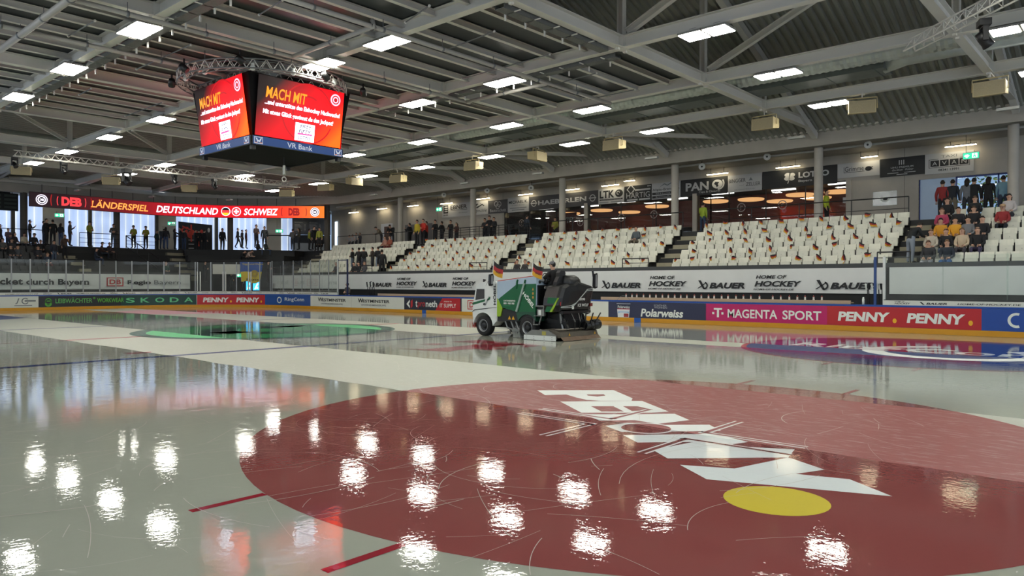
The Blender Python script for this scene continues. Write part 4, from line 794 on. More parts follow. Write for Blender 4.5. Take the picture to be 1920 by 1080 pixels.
mr = N.new('ShaderNodeMapRange'); mr.inputs[1].default_value = va; mr.inputs[2].default_value = vb; L_.new(dp.outputs['Value'], mr.inputs[0]); rp = N.new('ShaderNodeValToRGB'); L_.new(mr.outputs[0], rp.inputs[0]); cr = rp.color_ramp
cr.elements[0].color = (.012, .006, .008, 1); cr.elements[1].color = (.95, .17, .02, 1)
for p, c in ((.1, (.02, .006, .008, 1)), (.27, (.16, .008, .012, 1)), (.4, (.5, .004, .012, 1)), (.72, (.62, .006, .012, 1)), (.85, (.85, .05, .02, 1))): e_ = cr.elements.new(p); e_.color = c
L_.new(rp.outputs[0], pb.inputs['Emission Color']); pb.inputs['Emission Strength'].default_value = 1.15; pb.inputs['Specular IOR Level'].default_value = .15
t = thing('ribbon_display', 'long curved LED ribbon with white and orange capitals hanging under the roof', 'display'); RH = .96; b = MB(); n = 60; T_ = RL[-1]
V = []
for i in range(n+1): V += [rb(T_*i/n, 0, 0), rb(T_*i/n, RH, 0)]
b.add(V, [(2*i, 2*i+2, 2*i+3, 2*i+1) for i in range(n)], RG); f = lambda x, y: rb(x, y, .035); g = lambda x, y: rb(x, y, .05)
LO = glow('led_orange', (1, .30, .06), 1.3); LW = glow('led_white', (.93, .82, 1), 1.7); LRD = glow('led_red', (.75, .05, .06), 1.0); LBK = glow('led_dark', (.01, .01, .012), .5); LGO = glow('led_gold', (1, .5, .02), 1.2); LDR = glow('led_darkred', (.28, .01, .01), 1)
def crest(x, r=.36): b.disc(f, x, RH/2, r, LW, r, 28); b.ring(g, x, RH/2, r*.7, r*.86, mat('crest_violet', '5b4a86', .5) if 0 else LBK, 0, 360); b.disc(g, x, RH/2, r*.5, LBK); b.text('DEB', lambda a, c: rb(a, c, .065), x-r*.3, RH/2-r*.22, r*.62, r*.42, LW, .03)
crest(ru(78)); xa, xb = ru(115), ru(153); b.text('DEB', f, xa, .16, xb-xa, .64, LRD, .06); c = (xa+xb)/2
for r_ in (.95, 1.35):
    for a0 in (150, -30): b.ring(f, c, RH/2, r_*.94, r_, LRD, a0+10, a0+50, 8) if r_ < 1 else b.ring(f, c, RH/2, r_*.95, r_, LDR, a0+12, a0+46, 8)
for u0, u1, s, m_, y0, hh in ((170, 277.5, 'LÄNDERSPIEL', LO, .2, .6), (293, 409, 'DEUTSCHLAND', LW, .2, .54), (457.5, 521.5, 'SCHWEIZ', LW, .2, .54)): b.text(s, f, ru(u0), y0, ru(u1)-ru(u0), hh, m_, .02, .2)
x = ru(423.5); b.disc(f, x, RH/2, .36, LW); b.disc(g, x, RH/2, .31, LRD); q = lambda a, c: rb(a, c, .065); P_ = lambda a0, a1: [(x+.31*math.cos(math.radians(a0+(a1-a0)*i/14)), RH/2+.31*math.sin(math.radians(a0+(a1-a0)*i/14))) for i in range(15)]
b.flat(q, P_(20, 160), LBK); b.flat(q, P_(200, 340), LGO)
x = ru(443.5); b.disc(f, x, RH/2, .36, LW); b.disc(g, x, RH/2, .31, LRD); b.rect(q, x-.2, RH/2-.06, .4, .12, LW); b.rect(q, x-.06, RH/2-.2, .12, .4, LW)
xa, xb = ru(541), ru(562); b.text('DEB', f, xa, .18, xb-xa, .62, LDR, .06); c = (xa+xb)/2
for a0 in (150, -30): b.ring(f, c, RH/2, .98, 1.04, LDR, a0+10, a0+50, 8)
crest(ru(590.5)); b.build('led_face', t)
b = MB()
for i in range(n):
    a, c = T_*i/n, T_*(i+1)/n; b.prism([(a, -.03), (c, -.03), (c, RH+.03), (a, RH+.03)], lambda p, q_, d_: rb(p, q_, d_), -.14, -.01, BLK)
b.build('housing', t); b = MB()
for i in range(14): x = T_*(i+.5)/14; p = rb(x, RH, -.08); b.tube([p, (p[0], p[1], 8.6)], .018, BLK, 6)
b.build('hanger', t)
# old scoreboard at the left edge
P = at_z(-8, 392, 7.0); t = thing('scoreboard', 'dark old scoreboard at the left picture edge with rows of unlit slots', 'scoreboard', (P.x, P.y, 7.0)); b = MB(); b.box(-1.6, 1.36, -.1, .15, -.05, 1.2, mat('score_case', '1f2524', .6)); b.build('case', t); b = MB()
for i in range(4):
    for j in range(3): b.box(-1.4+j*.95, -.65+j*.95, -.12, -.1, .1+i*.28, .26+i*.28, mat('score_slot', '3d4642', .4))
b.build('slot_rows', t); b = MB(); b.tube([(-1, 0, 1.2), (-1, 0, 2)], .03, BLK); b.tube([(1, 0, 1.2), (1, 0, 2)], .03, BLK); b.build('hanger', t)
# terrace rails, steps and the seats of the far end
rail('black guard rail along the far concourse at the left', [(-8, 34.6, 4.4), (at_y(80, 450, 34.6).x, 34.6, 4.4)], mid=(), post=2.2)
rail('black guard rail with two mid bars in front of the far panels', [(at_y(149, 450, 34.6).x, 34.6, 4.4), (at_y(224, 450, 34.6).x, 34.6, 4.4)], h=1.0, mid=(.3, .62), post=2.4)
rail('black guard rail by the two stewards at the far end', [(at_y(236, 450, 34.8).x, 34.8, 4.4), (at_y(293, 450, 34.8).x, 34.8, 4.4)], h=.95, mid=(.3, .55), post=2)
rail('black guard rail on the corner concourse above the black wall', [tuple(at_z(498, 470, 4.4)), tuple(at_z(585, 470, 4.4))], h=1.25, mid=(), post=1.3, r=.03)
P = at_z(233, 465, 4.4); rail('black handrail running down the far terrace steps', [(P.x, P.y-.4, 4.4), (P.x+1.2, P.y-3.4, 2.6)], h=.9, mid=(.1,), post=1.2, r=.03)
b = MB()
for ua, ub in ((330, 360), ): 
    x0, x1 = at_y(ua, 480, 33).x, at_y(ub, 480, 33).x
    for k in range(5): b.box(x0-.6*0, x1, 30.95+.8*k, 31.35+.8*k, 1.9+.47*k, 2.05+.47*k, STEP); b.box(x0, x1, 31.35+.8*k, 31.7+.8*k, 1.9+.47*k, 2.26+.47*k, STEP)
x0, x1 = at_y(135, 490, 32).x, at_y(158, 490, 32).x
for k in range(4): b.box(x0+.25*(3-k), x1+.25*(3-k), 30.95+.8*k, 31.35+.8*k, 1.9+.47*k, 2.05+.47*k, STEP); b.box(x0+.25*(3-k), x1+.25*(3-k), 31.35+.8*k, 31.7+.8*k, 1.9+.47*k, 2.26+.47*k, STEP)
st(b.build('floor_stair'))
DS = mat('seat_black', '15171a', .5)
def dark_seat(i, k, x):
    t = thing('stadium_seat', f'dark folding seat of the far terrace, {ORD[i]} from the left, {ROWN[k]} row', 'seat', (x, 31.4+.8*k, 2.02+.47*k), math.pi/2, 'dark seats of the far terrace')
    for nm, me in SP:
        if nm == 'seat_bracket': continue
        o = bpy.data.objects.new(nm, me); COL.objects.link(o); o.parent = t; o.material_slots[0].link = 'OBJECT'; o.material_slots[0].material = DS
for k in range(4):
    for i in range(9):
        x = at_y(134, 490, 31.4).x-.3-.5*(8-i); dark_seat(i, k, x)
# ------------------------------------------------------------------ roof: bottom chord grid, purlins with dark membrane, raised corrugated decks, trusses
XL = [-16.2, -11.05, -5.9, -.75, 4.4, 9.6, 14.75]; YL = [-27.9, -20.1, -12.35, -4.6, 3.15, 10.8, 18.4, 26.1]; ZB = 8.72; BH = .36
def roof_z(x, y):
    zx = 13.2-(abs(x)-8.6)*.37 if abs(x) > 8.6 else 13.2; zy = 13.2-(y-11.5)*.165 if y > 11.5 else 13.2
    return max(9.0, min(zx, zy))
for x in XL[1:]:
    b = MB(); b.ibeam((x, -31, ZB+BH/2), (x, 26.1 if x > 9 else 33.5, ZB+BH/2), .26, BH, STEEL); st(b.build('ceiling_beam'))
for y in YL:
    b = MB(); x1 = 20.3 if y < 20 else 14.75; b.ibeam((-18, y, ZB+BH/2), (14.75, y, ZB+BH/2), .26, BH, STEEL)
    if y < 20: b.ibeam((14.75, y, ZB+BH/2), (20.6, y, ZB+.05+BH/2), .26, BH, STEEL)
    for x in XL[1:]:
        b.bar((x-.16, y, ZB+BH/2), (x+.16, y, ZB+BH/2), .3, BH+.02, STEEL)
        for sx in (-.2, .2): b.box(x+sx-.05, x+sx+.05, y-.05, y+.05, ZB-.07, ZB, STEEL)
    st(b.build('ceiling_beam'))
# purlins between the beams under the dark membrane
for j in range(2, 5):
    y0, y1 = YL[j], YL[j+1]
    for i in range(1, 6):
        y = y0+(y1-y0)*i/6; b = MB()
        b.ibeam((-17, y, ZB+.27), (9.47, y, ZB+.27), .14, .18, PURL, .02); st(b.build('ceiling_purlin'))
MEM = mat('membrane', '2b302f', .38, var=.25, scale=1.2, stretch=(.5, 6, 1), bump=.15)
b = MB(); b.box(-18, 9.6, YL[2]+.1, YL[5], 9.1, 9.14, MEM); st(b.build('ceiling_membrane'))
# thin diagonal ties with end discs
for i, (u0, v0, u1, v1) in enumerate(((805, 11, 760, 42), (927, 59, 836, 94), (1031, 102, 866, 148), (1119, 137, 1014, 165), (1191, 168, 1105, 186), (178, 39, 128, 68), (358, 84, 256, 130), (171, 166, 148, 178), (305, 192, 235, 218), (530, 0, 486, 28))):
    P, Q = at_z(u0, v0, 8.66), at_z(u1, v1, 8.66); b = MB(); b.tube([P, Q], .018, STEELD, 6); b.ball(P, .04, STEEL, 6, 4); b.ball(Q, .04, STEEL, 6, 4); st(b.build('ceiling_tie'))
NEARW = mat('near_wall', '8f8b84', .8)
FILLW = glow('added_fill_glow', (.72, .84, 1), 1.7)  # glow added on walls out of view as fill light, not a known window
# upper decks
DECK = mat('deck_sheet', '9c9d92', .5, .1, var=.1, scale=2)
def corr(b, fn, a0, a1, z_off, pitch=.3, h=.09):   # trapezoid ribs: fn(a, t) for t = 0, 1 along the rib
    n = int((a1-a0)/pitch); V = []; 
    for i in range(n):
        for q, zz in ((0, 0), (.35, 0), (.5, h), (.85, h)):
            a = a0+(i+q)*pitch
            for t_ in (0, 1): p = fn(a, t_); V.append((p[0], p[1], p[2]+zz))
    m = n*4; b.add(V, [(2*i, 2*i+1, 2*i+3, 2*i+2) for i in range(m-1)], DECK)
b = MB(); corr(b, lambda y, t_: (3.0+t_*17.9, y, 15.27-.37*17.9*t_), -32, 11.5, 0)
corr(b, lambda y, t_: ((8.6+(y-11.5)*.0)+t_*12.3, y, min(13.2-(y-11.5)*.165, 13.2)-(.37*12.3-(y-11.5)*.165)*t_), 11.5, 36, 0); st(b.build('ceiling_deck'))
b = MB(); corr(b, lambda y, t_: (-18+t_*26.6, y, 13.2-(y-11.5)*.165), 11.5, 36.6, 0); st(b.build('ceiling_deck'))
b = MB(); b.box(-18, 3.2, -32, 11.5, 15.2, 15.3, CONCD); b.box(-18, 10, 11.5, 11.6, 13.0, 15.4, CONCD); b.box(-18, 22, 36.5, 37, 8.6, 13.5, CONCD); b.box(-18.1, -18, -33, 42, -.4, 15.3, NEARW); b.box(-18, 34, -32.2, -32, -.4, 15.3, NEARW); b.box(-17.99, -17.97, -29, 30, 4.4, 8.2, FILLW); b.box(-15, 22, -31.99, -31.97, 4.4, 8.2, FILLW); b.box(20.8, 21.2, -32, 37, 8.9, 9.6, CONCD); st(b.build('ceiling_top'))  # two glowing bands on the unseen walls are added to light ceiling and banners
# rafters under the side deck, purlin rails along it, trusses standing on the grid
for y in YL[:7]:
    b = MB(); b.bar((3.2 if y < 11 else 8.6, y, 12.98+(.37*5.4 if y < 11 else 0)), (20.6, y, 12.98-.37*12), .24, .3, STEEL); st(b.build('ceiling_rafter'))
for x in (11.6, 17.7):
    b = MB(); b.ibeam((x, -31, 12.98-.37*(x-8.6)), (x, 33, 12.98-.37*(x-8.6)), .12, .14, STEELD); st(b.build('ceiling_purlin'))
for x in (9.6, 4.4, -.75, -5.9, 14.75):
    for j, y in enumerate(YL):
        if x < 9 and 2 < j < 5: continue
        top = 12.7-.37*max(0, x-8.6)-(max(0, y-11.5)*.165 if x < 9 else 0)+(.37*(8.6-max(3, x)) if x < 8.6 and y < 11 else 0); b = MB(); b.ibeam((x, y, ZB+BH), (x, y, top), .2, .2, STEEL, up=(0, 1, 0)); st(b.build('ceiling_post'))
for y0, y1, x in ((-12.35, -20.1, 9.6), (-20.1, -27.9, 9.6), (-12.35, -20.1, 4.4), (-12.35, -20.1, -.75)):
    b = MB(); b.ibeam((x, y0-.2, ZB+BH+.1), (x, y1, 12.4), .18, .2, STEEL); st(b.build('ceiling_diagonal'))
for y, x0, x1 in ((10.8, -.75, -5.9), (10.8, 4.4, -.75), (18.4, -.75, -5.9), (18.4, 4.4, -.75), (18.4, 9.6, 4.4)):
    b = MB(); b.ibeam((x0, y, ZB+BH), (x1, y, 11.6), .16, .18, STEEL); st(b.build('ceiling_diagonal'))
for x in (-5.9, -.75, 4.4, 9.6):      # braces towards the ring beam of the far end
    b = MB(); b.ibeam((x, 26.5, ZB+.2), (x+1.0, 35.8, 9.0), .22, .26, STEEL); st(b.build('ceiling_brace')); b = MB(); b.ibeam((x, 33.5, ZB+.2), (x-3.5, 35.8, 9.05), .2, .22, STEEL); st(b.build('ceiling_brace'))
for y in YL[3:7]:                     # raking plates from the outer line to the ring beam
    b = MB(); b.ibeam((14.75, y, ZB+.1), (20.6, y-3.2, 9.1), .16, .2, STEEL); st(b.build('ceiling_brace'))
# black walkway with rails in the roof space
b = MB(); b.box(-6, 1.3, -15.2, -13.4, 9.9, 9.98, BLK); b.box(-6, .9, -15.3, -15.2, 9.9, 12.5, mat('roof_black', '0a0b0b', .8)); st(b.build('ceiling_walkway'))
rl = thing('walkway_rail', 'thin steel railing of the dark walkway up in the roof', 'railing', (0, -13.4, 9.98)); b = MB()
for z in (.55, 1.1): b.tube([(-6, 0, z), (1.2, 0, z)], .025, STEEL, 6)
b.build('rail_bar', rl)
for i in range(11): b = MB(); b.tube([(-6+i*.72, 0, 0), (-6+i*.72, 0, 1.1)], .025, STEEL, 6); b.build('rail_post', rl)
# ------------------------------------------------------------------ ceiling lights
LP = {-11.05: (-27.6, -21.6, -15, -9.4, -3.6, 1.95, 7.35), -5.95: (-27.6, -21.6, -15, -9, -3.57, 1.95, 7.35), -.8: (-27.6, -21.6, -15, -7.8, -4.64, 2.4, 7.25, 12.9, 18.7, 24.2), 4.5: (-27.6, -21.6, -15.05, -7.55, -3.03, 19.2, 24.7), 9.75: (-21.6, -14.95, -7.46, -2.89, 2.63, 8.24, 19.75), 15.05: (-21.6, -14.83, -7.27, -2.65, 3.0, 8.56, 13.96, 19.4, 25.2)}  # nearest row and near-end lamps are unseen, added to light the near ice
HOUS = mat('lamp_housing', '8d8c86', .5); first = None
NM = {-11.05: 'unseen nearest', -5.95: 'left', -.8: 'scoreboard', 4.5: 'middle', 9.75: 'right', 15.05: 'outermost'}
for x in LP:
    for i, y in enumerate(sorted(LP[x], reverse=True)):
        lb = f'square twin-panel ceiling light, {ORD[i]} from the far end under the {NM[x]} roof beam'
        if first is None:
            first = thing('ceiling_light', lb, 'ceiling light', (x, y, 8.6), 0, 'ceiling lights under the roof beams')
            b = MB()
            for s in (-1, 1): b.box(-.35, .35, s*.36-.345, s*.36+.345, .012, .07, HOUS); b.box(-.12, .12, s*.36-.1, s*.36+.1, .07, .2, HOUS)
            b.build('housing', first)
            for s in (-1, 1): b = MB(); b.box(-.33, .33, s*.365-.318, s*.365+.318, -.004, .012, LIGHT); b.build('diffuser', first)
        else:
            o = first.copy(); COL.objects.link(o); o.location = (x, y, 8.6); o['label'] = lb
            for ch in first.children: c = ch.copy(); c.parent = o; COL.objects.link(c)
# ------------------------------------------------------------------ pipes, cable trays, ducts
PIPE = mat('pipe_paint', 'aaa69e', .45)
def pipe(label, P, r=.065):
    b = MB(); b.tube(P, r, PIPE, 10)
    for p, q in zip(P[:-1], P[1:]):
        p, q = Vector(p), Vector(q); k = int((q-p).length/2.2)
        for i in range(1, k+1): c = p+(q-p)*i/(k+1); d = (q-p).normalized()*.03; b.tube([c-d, c+d], r*1.25, STEELD, 10); b.tube([c, c+Vector((0, 0, .3))], .01, STEELD, 5)
    tag(b.build('ceiling_pipe', smooth=True), label, 'pipe', 'pipes under the roof')
def zx(u0, v0, x0, x1, z=8.58): p = at_z(u0, v0, z); return [(x0, p.y, z), (x1, p.y, z)]
ya, yb, yc = at_z(900, 115, 8.58).y, at_z(698, 144, 8.58).y, at_z(208, 94, 8.58).y
pipe('grey ceiling pipe crossing above the right of the cube, nearest of three', [(-6, ya, 8.58), (9.3, ya, 8.58)])
pipe('grey ceiling pipe crossing just above the hanging cube, middle of three', [(-17, yb, 8.56), (5.6, yb, 8.56)])
pipe('grey ceiling pipe crossing behind the hanging cube, farthest of three', [(-17, yc, 8.58), (4, yc, 8.58)])
xd = at_z(560, 102, 8.56).x; pipe('short grey pipe linking two ceiling pipes right over the cube', [(xd, yb, 8.56), (xd, ya-.1, 8.56), (xd, ya, 8.75)])
xd = at_z(871, 192, 8.56).x; pipe('short grey pipe linking two ceiling pipes right of the cube', [(xd, yb, 8.56), (xd, ya, 8.56)])
P = at_z(0, 94, 8.5); Q = at_z(137, 0, 8.5); pipe('thick grey pipe across the upper left picture corner', [(P.x, P.y, 8.5), (P.x, Q.y-2, 8.5)], .09)
def tray(label, P, Q, side):
    t = thing('cable_tray', label, 'cable tray', P); L = (Vector(Q)-Vector(P)); d = L.normalized(); s = Vector((d.y, -d.x, 0))*side; b = MB(); m_ = mat('tray_mesh', '6b6d6b', .5, .5, var=.4, scale=30)
    b.bar(s*.35, L+s*.35, .3, .02, m_); b.bar(s*.2+Vector((0, 0, .06)), L+s*.2+Vector((0, 0, .06)), .01, .12, m_); b.bar(s*.5+Vector((0, 0, .06)), L+s*.5+Vector((0, 0, .06)), .01, .12, m_); b.build('tray', t)
    n = int(L.length/.8)
    for i in range(n): c = d*(i+.5)*.8; b = MB(); b.bar(c+s*.52+Vector((0, 0, -.16)), c+s*.52+Vector((0, 0, .2)), .04, .04, STEEL); b.bar(c, c+s*.52, .04, .02, STEEL); b.build('hanger', t)
tray('cable tray hung beside the left roof beam above the cube', (-5.9, -9.5, 8.62), (-5.9, 10, 8.62), 1)
tray('cable tray hung beside the middle roof beam right of the cube', (4.4, -12, 8.62), (4.4, -.5, 8.62), 1)
tray('cable tray along the cross beam at the upper picture edge', (-.6, -12.35, 8.62), (4.0, -12.35, 8.62), -1)
GALVD = mat('duct_flat', '6d7471', .45, .2, var=.2)
# ducts beyond the outer purlins
b = MB(); P = []; X = 12.35
for i in range(401): y = -31+i*.1125; P.append((X, y, 9.46))
R_ = [.33+.025*(i % 2) for i in range(401)]; b.tube(P, R_, GALV, 16); tag(b.build('spiral_duct'), 'long round spiral duct of bright galvanised sheet under the right roof', 'duct')
b = MB(); b.box(13.0, 14.1, -17.3, 14, 9.1, 9.7, GALVD)
for i in range(20): b.box(12.98, 14.12, -17+i*1.6, -16.96+i*1.6, 9.08, 9.72, GALVD)
tag(b.build('flat_duct'), 'flat rectangular sheet duct beside the round spiral duct', 'duct')
b = MB(); b.tube([(13.6, -17.2, 9.55), (13.6, -17.9, 9.5), (13.6, -31, 9.5)], [.5, .3, .3], GALV, 14); tag(b.build('duct_branch', smooth=True), 'round duct branch narrowing from the flat duct at the upper right', 'duct')
b = MB(); b.tube([(-17.8, 21.5, 9.5), (8, 21.5, 9.5)], .38, GALV, 14); tag(b.build('spiral_duct', smooth=True), 'round sheet duct crossing the far end under the deck', 'duct')
b = MB(); b.tube([(10.2, 22.6, 9.55), (11.6, 21.4, 9.55), (12.3, 19.0, 9.6)], .42, GALV, 14); tag(b.build('duct_bend', smooth=True), 'bent duct piece in the far roof corner', 'duct')
# lighting trusses with moving heads
def truss(label, P, Q, w_=.3):
    P, Q = Vector(P), Vector(Q); t = thing('light_truss', label, 'truss', P); L = Q-P; d = L.normalized(); s = Vector((0, 0, 1)).cross(d).normalized()*w_/2; u = Vector((0, 0, w_)); c = [s, -s, u]
    for k in c: b = MB(); b.tube([k, L+k], .024, STEEL, 6); b.build('chord', t)
    b = MB(); n = int(L.length/.42)
    for i in range(n):
        a, e = d*(i*.42), d*((i+.5)*.42); z = d*((i+1)*.42)
        for k in (s, -s): b.tube([a+k, e+u], .011, STEEL, 5, False); b.tube([e+u, z+k], .011, STEEL, 5, False)
        b.tube([a+s, z-s], .011, STEEL, 5, False)
    b.build('web', t); return t
Q = at_z(1705, 96, 8.3); R_ = at_z(1905, -6, 8.3); truss('aluminium lighting truss slanting up at the upper right', Q, Q+(R_-Q)*1.15, .34)
def movhead(P, label, s=1.0, rz=.4):
    t = thing('moving_head_light', label, 'stage light', P, rz); b = MB(); b.box(-.17*s, .17*s, -.13*s, .13*s, -.1*s, .06*s, BLK); b.build('base', t); b = MB(); b.box(-.19*s, -.13*s, -.06*s, .06*s, -.48*s, -.1*s, BLK); b.box(.13*s, .19*s, -.06*s, .06*s, -.48*s, -.1*s, BLK); b.box(-.19*s, .19*s, -.06*s, .06*s, -.14*s, -.09*s, BLK); b.build('yoke', t)
    b = MB(); b.lathe([(0, -.2*s), (.1*s, -.2*s), (.13*s, -.05*s), (.13*s, .12*s), (.15*s, .2*s), (.13*s, .21*s), (0, .19*s)], (0, 0, -.42*s), (.25, -.6, -.75), BLK, 16); b.build('lamp_head', t, smooth=True)
P = at_z(1845, 42, 8.15); movhead(P, 'black moving head light hanging from the upper right truss', 1.0)
pe = [at_z(33, 309, 8.3), at_z(420, 321, 8.3)]; yt = (pe[0].y+pe[1].y)/2; truss('lighting truss across the far end carrying moving heads, left part', (pe[0].x-1, yt, 8.3), (pe[1].x, yt, 8.3)); 
xb = at_y(560, 325, yt).x; truss('lighting truss across the far end, right part behind the cube', (pe[1].x+.1, yt, 8.3), (xb, yt, 8.3))
for i, u in enumerate((27, 119, 237, 326, 401)): movhead((at_y(u, 320, yt).x, yt-.05, 8.18), f'black moving head light on the far truss, {ORD[i]} from the left', (.8, .9, 1.35, .8, .9)[i], .1*i)
# beige wedge loudspeakers hanging under the roof edge
BEI = mat('speaker_beige', 'c3b287', .6); BEIF = mat('speaker_front', 'a99c7c', .7, var=.2, scale=40); i = 0
for u, v, z, rz in ((40, 321, 7.85, 70), (209, 340, 7.85, 60), (355, 354, 8.0, 60), (538, 363, 8.0, 40), (611, 352, 8.1, 25), (664, 341, 8.2, 90), (747, 336, 8.1, 10), (888, 312, 8.1, 0), (1007, 294, 8.2, 95), (1152, 273, 8.15, 0), (1435, 234, 8.15, 0), (1616, 203, 8.15, 20), (1857, 168, 8.15, 0)):
    P = at_z(u, v, z-(.12 if u > 1800 else 0)); t = thing('loudspeaker', f'beige wedge loudspeaker hanging under the roof, {ORD[i]} from the left', 'loudspeaker', P, math.radians(rz), 'beige loudspeakers under the roof'); i += 1
    b = MB(); b.prism([(-.32, -.24), (.28, -.15), (.3, .22), (-.3, .22)], lambda a, c, d: (a, d, c), -.45, .45, BEI); b.build('cabinet', t); b = MB(); b.poly([(-.325, -.42, -.22), (-.325, .42, -.22), (-.306, .42, .2), (-.306, -.42, .2)], BEIF); b.build('grille', t)
    b = MB(); b.tube([(-.1, -.5, -.05), (-.1, -.5, .35), (-.1, .5, .35), (-.1, .5, -.05)], .022, BEI, 6); b.tube([(-.1, 0, .35), (-.1, 0, 8.66-z)], .02, STEEL, 6); xx = min(XL, key=lambda q: abs(q-P.x)); ca, sa = math.cos(-math.radians(rz)), math.sin(-math.radians(rz)); dx = xx-P.x; b.bar((-.1, 0, 8.68-z), (dx*ca, dx*sa, 8.68-z), .05, .05, STEEL); b.build('bracket', t)
for i, (u, v) in enumerate(((1222, 297), (1009, 326), (872, 344), (700, 366), (1493, 259), (1890, 205), (145, 357), (285, 369), (430, 375))):
    P = at_z(u, v, 8.06); b = MB(); b.box(P.x-.1, P.x+.1, P.y-.35, P.y+.35, P.z-.03, 8.13, mat('edge_lamp', 'b5b6b0', .4)); tag(b.build('edge_lamp'), f'small unlit white lamp under the concrete edge beam, {ORD[(6,5,4,3,7,8,0,1,2)[i]]} from the left', 'lamp', 'small lamps under the edge beam')
# ------------------------------------------------------------------ hanging video cube
CX, CY, CZ = -.5, -1.05, 6.15
cube = thing('video_cube', 'hanging four-sided video cube showing red screens over centre ice', 'video cube', (CX, CY, CZ))
SCR = bpy.data.materials.new('cube_led'); SCR.use_nodes = True; nt = SCR.node_tree; N = nt.nodes; L_ = nt.links; pb = N['Principled BSDF']; pb.inputs['Base Color'].default_value = (.02, .02, .02, 1)
tc = N.new('ShaderNodeTexCoord'); sx = N.new('ShaderNodeSeparateXYZ'); L_.new(tc.outputs['Object'], sx.inputs[0])
def MM(op, a, c):
    n_ = N.new('ShaderNodeMath'); n_.operation = op
    for i, q in enumerate((a, c)):
        if isinstance(q, (int, float)): n_.inputs[i].default_value = q
        else: L_.new(q, n_.inputs[i])
    return n_.outputs[0]
t_ = MM('ADD', MM('MULTIPLY', sx.outputs[0], .3), MM('MULTIPLY', sx.outputs[2], -.28)); rp = N.new('ShaderNodeValToRGB'); mr = N.new('ShaderNodeMapRange'); mr.inputs[1].default_value = -1.02; mr.inputs[2].default_value = .35; L_.new(t_, mr.inputs[0]); L_.new(mr.outputs[0], rp.inputs[0]); cr = rp.color_ramp
cr.elements[0].color = (.004, .002, .002, 1); cr.elements[1].color = (.95, .05, .001, 1)
for p, c in ((.18, (.004, .001, .001, 1)), (.34, (.12, .0005, .002, 1)), (.52, (.26, .0006, .003, 1)), (.76, (.42, .001, .003, 1)), (.9, (.7, .018, .001, 1))): e_ = cr.elements.new(p); e_.color = c
L_.new(rp.outputs[0], pb.inputs['Emission Color']); pb.inputs['Emission Strength'].default_value = 3.2; pb.inputs['Specular IOR Level'].default_value = .12
HB, ZS0, ZS1 = 1.72, .31, 2.22; TL = .26
CW = glow('cube_white', (.88, .84, 1), 3.0); CO = glow('cube_orange', (1, .26, .01), 1.3); CP = glow('cube_pink', (.9, .05, .2), 2.0); CD = glow('cube_dark', (.02, .015, .06), 1.0); CCR = glow('cube_crest', (.95, .35, .5), 2.0); CDK = glow('cube_redshade', (.32, .001, .004), 1.6)
b = MB(); W2 = 1.62; HS = ZS1-ZS0
b.poly([(-W2, 0, 0), (W2, 0, 0), (W2, 0, HS), (-W2, 0, HS)], SCR); f = lambda x, y: (x, -.008, y); g = lambda x, y: (x, -.014, y); h = lambda x, y: (x, -.02, y)
b.ring(f, .25, HS*.5, .95, 1.0, CDK, 20, 340, 40); b.ring(f, .25, HS*.5, .55, .6, CDK, 60, 300, 30)
b.text('MACH MIT', g, -1.34, HS-.68, 1.5, .36, CO, .018, .12); b.text('...und unterstütze den Eishockey Nachwuchs!', g, -1.36, HS-.93, 2.86, .19, CW, .018, .1); b.text('Mit etwas Glück gewinnst du den Jackpot!', g, -1.4, HS-1.23, 2.65, .19, CW, .018, .1)
b.disc(g, 1.28, HS-.3, .2, CCR); b.ring(h, 1.28, HS-.3, .11, .15, CDK); b.disc(h, 1.28, HS-.3, .07, CDK, n=12)
b.rect(g, -.2, .04, .74, .58, CW); b.text('FIFTY', h, -.02, .45, .44, .12, CD, .03, .1); b.text('FIFTY', h, -.06, .29, .46, .12, CD, .03, .1); b.text('LOTTO', h, -.08, .08, .46, .12, CD, .03, .1); b.flat(lambda x, y: (x, -.025, y), [(-.12, .23), (.44, .25), (.46, .3), (-.1, .29)], CP)
scr_me = b.mesh('screen')
b = MB(); VB = glow('bank_blue', (.012, .045, .16), .9); VW = glow('bank_white', (.7, .75, .85), .6); VO = glow('bank_orange', (.8, .25, .05), .6)
b.box(-1.72, 1.72, -.05, .02, 0, .28, BLK); f = lambda x, y: (x, -.054, y); g = lambda x, y: (x, -.06, y); h = lambda x, y: (x, -.066, y); b.rect(f, -1.7, .01, 3.4, .26, VB); b.text('VR Bank', g, -.48, .05, .96, .17, VW, .01)
for x in (-1.66, 1.36):
    b.rect(g, x, .03, .3, .22, VW); b.rect(h, x+.02, .05, .26, .18, VB); b.flat(lambda p, q: (p, -.07, q), [(x+.04, .21), (x+.09, .21), (x+.13, .13), (x+.15, .16), (x+.17, .13), (x+.21, .21), (x+.26, .21), (x+.19, .07), (x+.15, .1), (x+.11, .07)], VW); b.rect(lambda p, q: (p, -.072, q), x+.03, .052, .08, .02, VO); b.rect(lambda p, q: (p, -.072, q), x+.19, .052, .08, .02, VO)
bank_me = b.mesh('name_band')
for k in range(4):
    a = k*math.pi/2; M0 = Matrix.Rotation(a, 4, 'Z')
    o = bpy.data.objects.new('screen', scr_me); COL.objects.link(o); o.parent = cube; o.matrix_local = M0 @ Matrix.Translation((0, -HB-.02, ZS0)) @ Matrix.Rotation(math.atan2(TL, HS), 4, 'X')
    o = bpy.data.objects.new('name_band', bank_me); COL.objects.link(o); o.parent = cube; o.matrix_local = M0 @ Matrix.Translation((0, -HB, 0))
b = MB(); c0, c1 = HB-.06, HB-.06+TL
V = [(x*c, y*c, z) for c, z in ((c0, .02), (c0, ZS0), (c1, ZS1+.03)) for x, y in ((-1, -1), (1, -1), (1, 1), (-1, 1))]
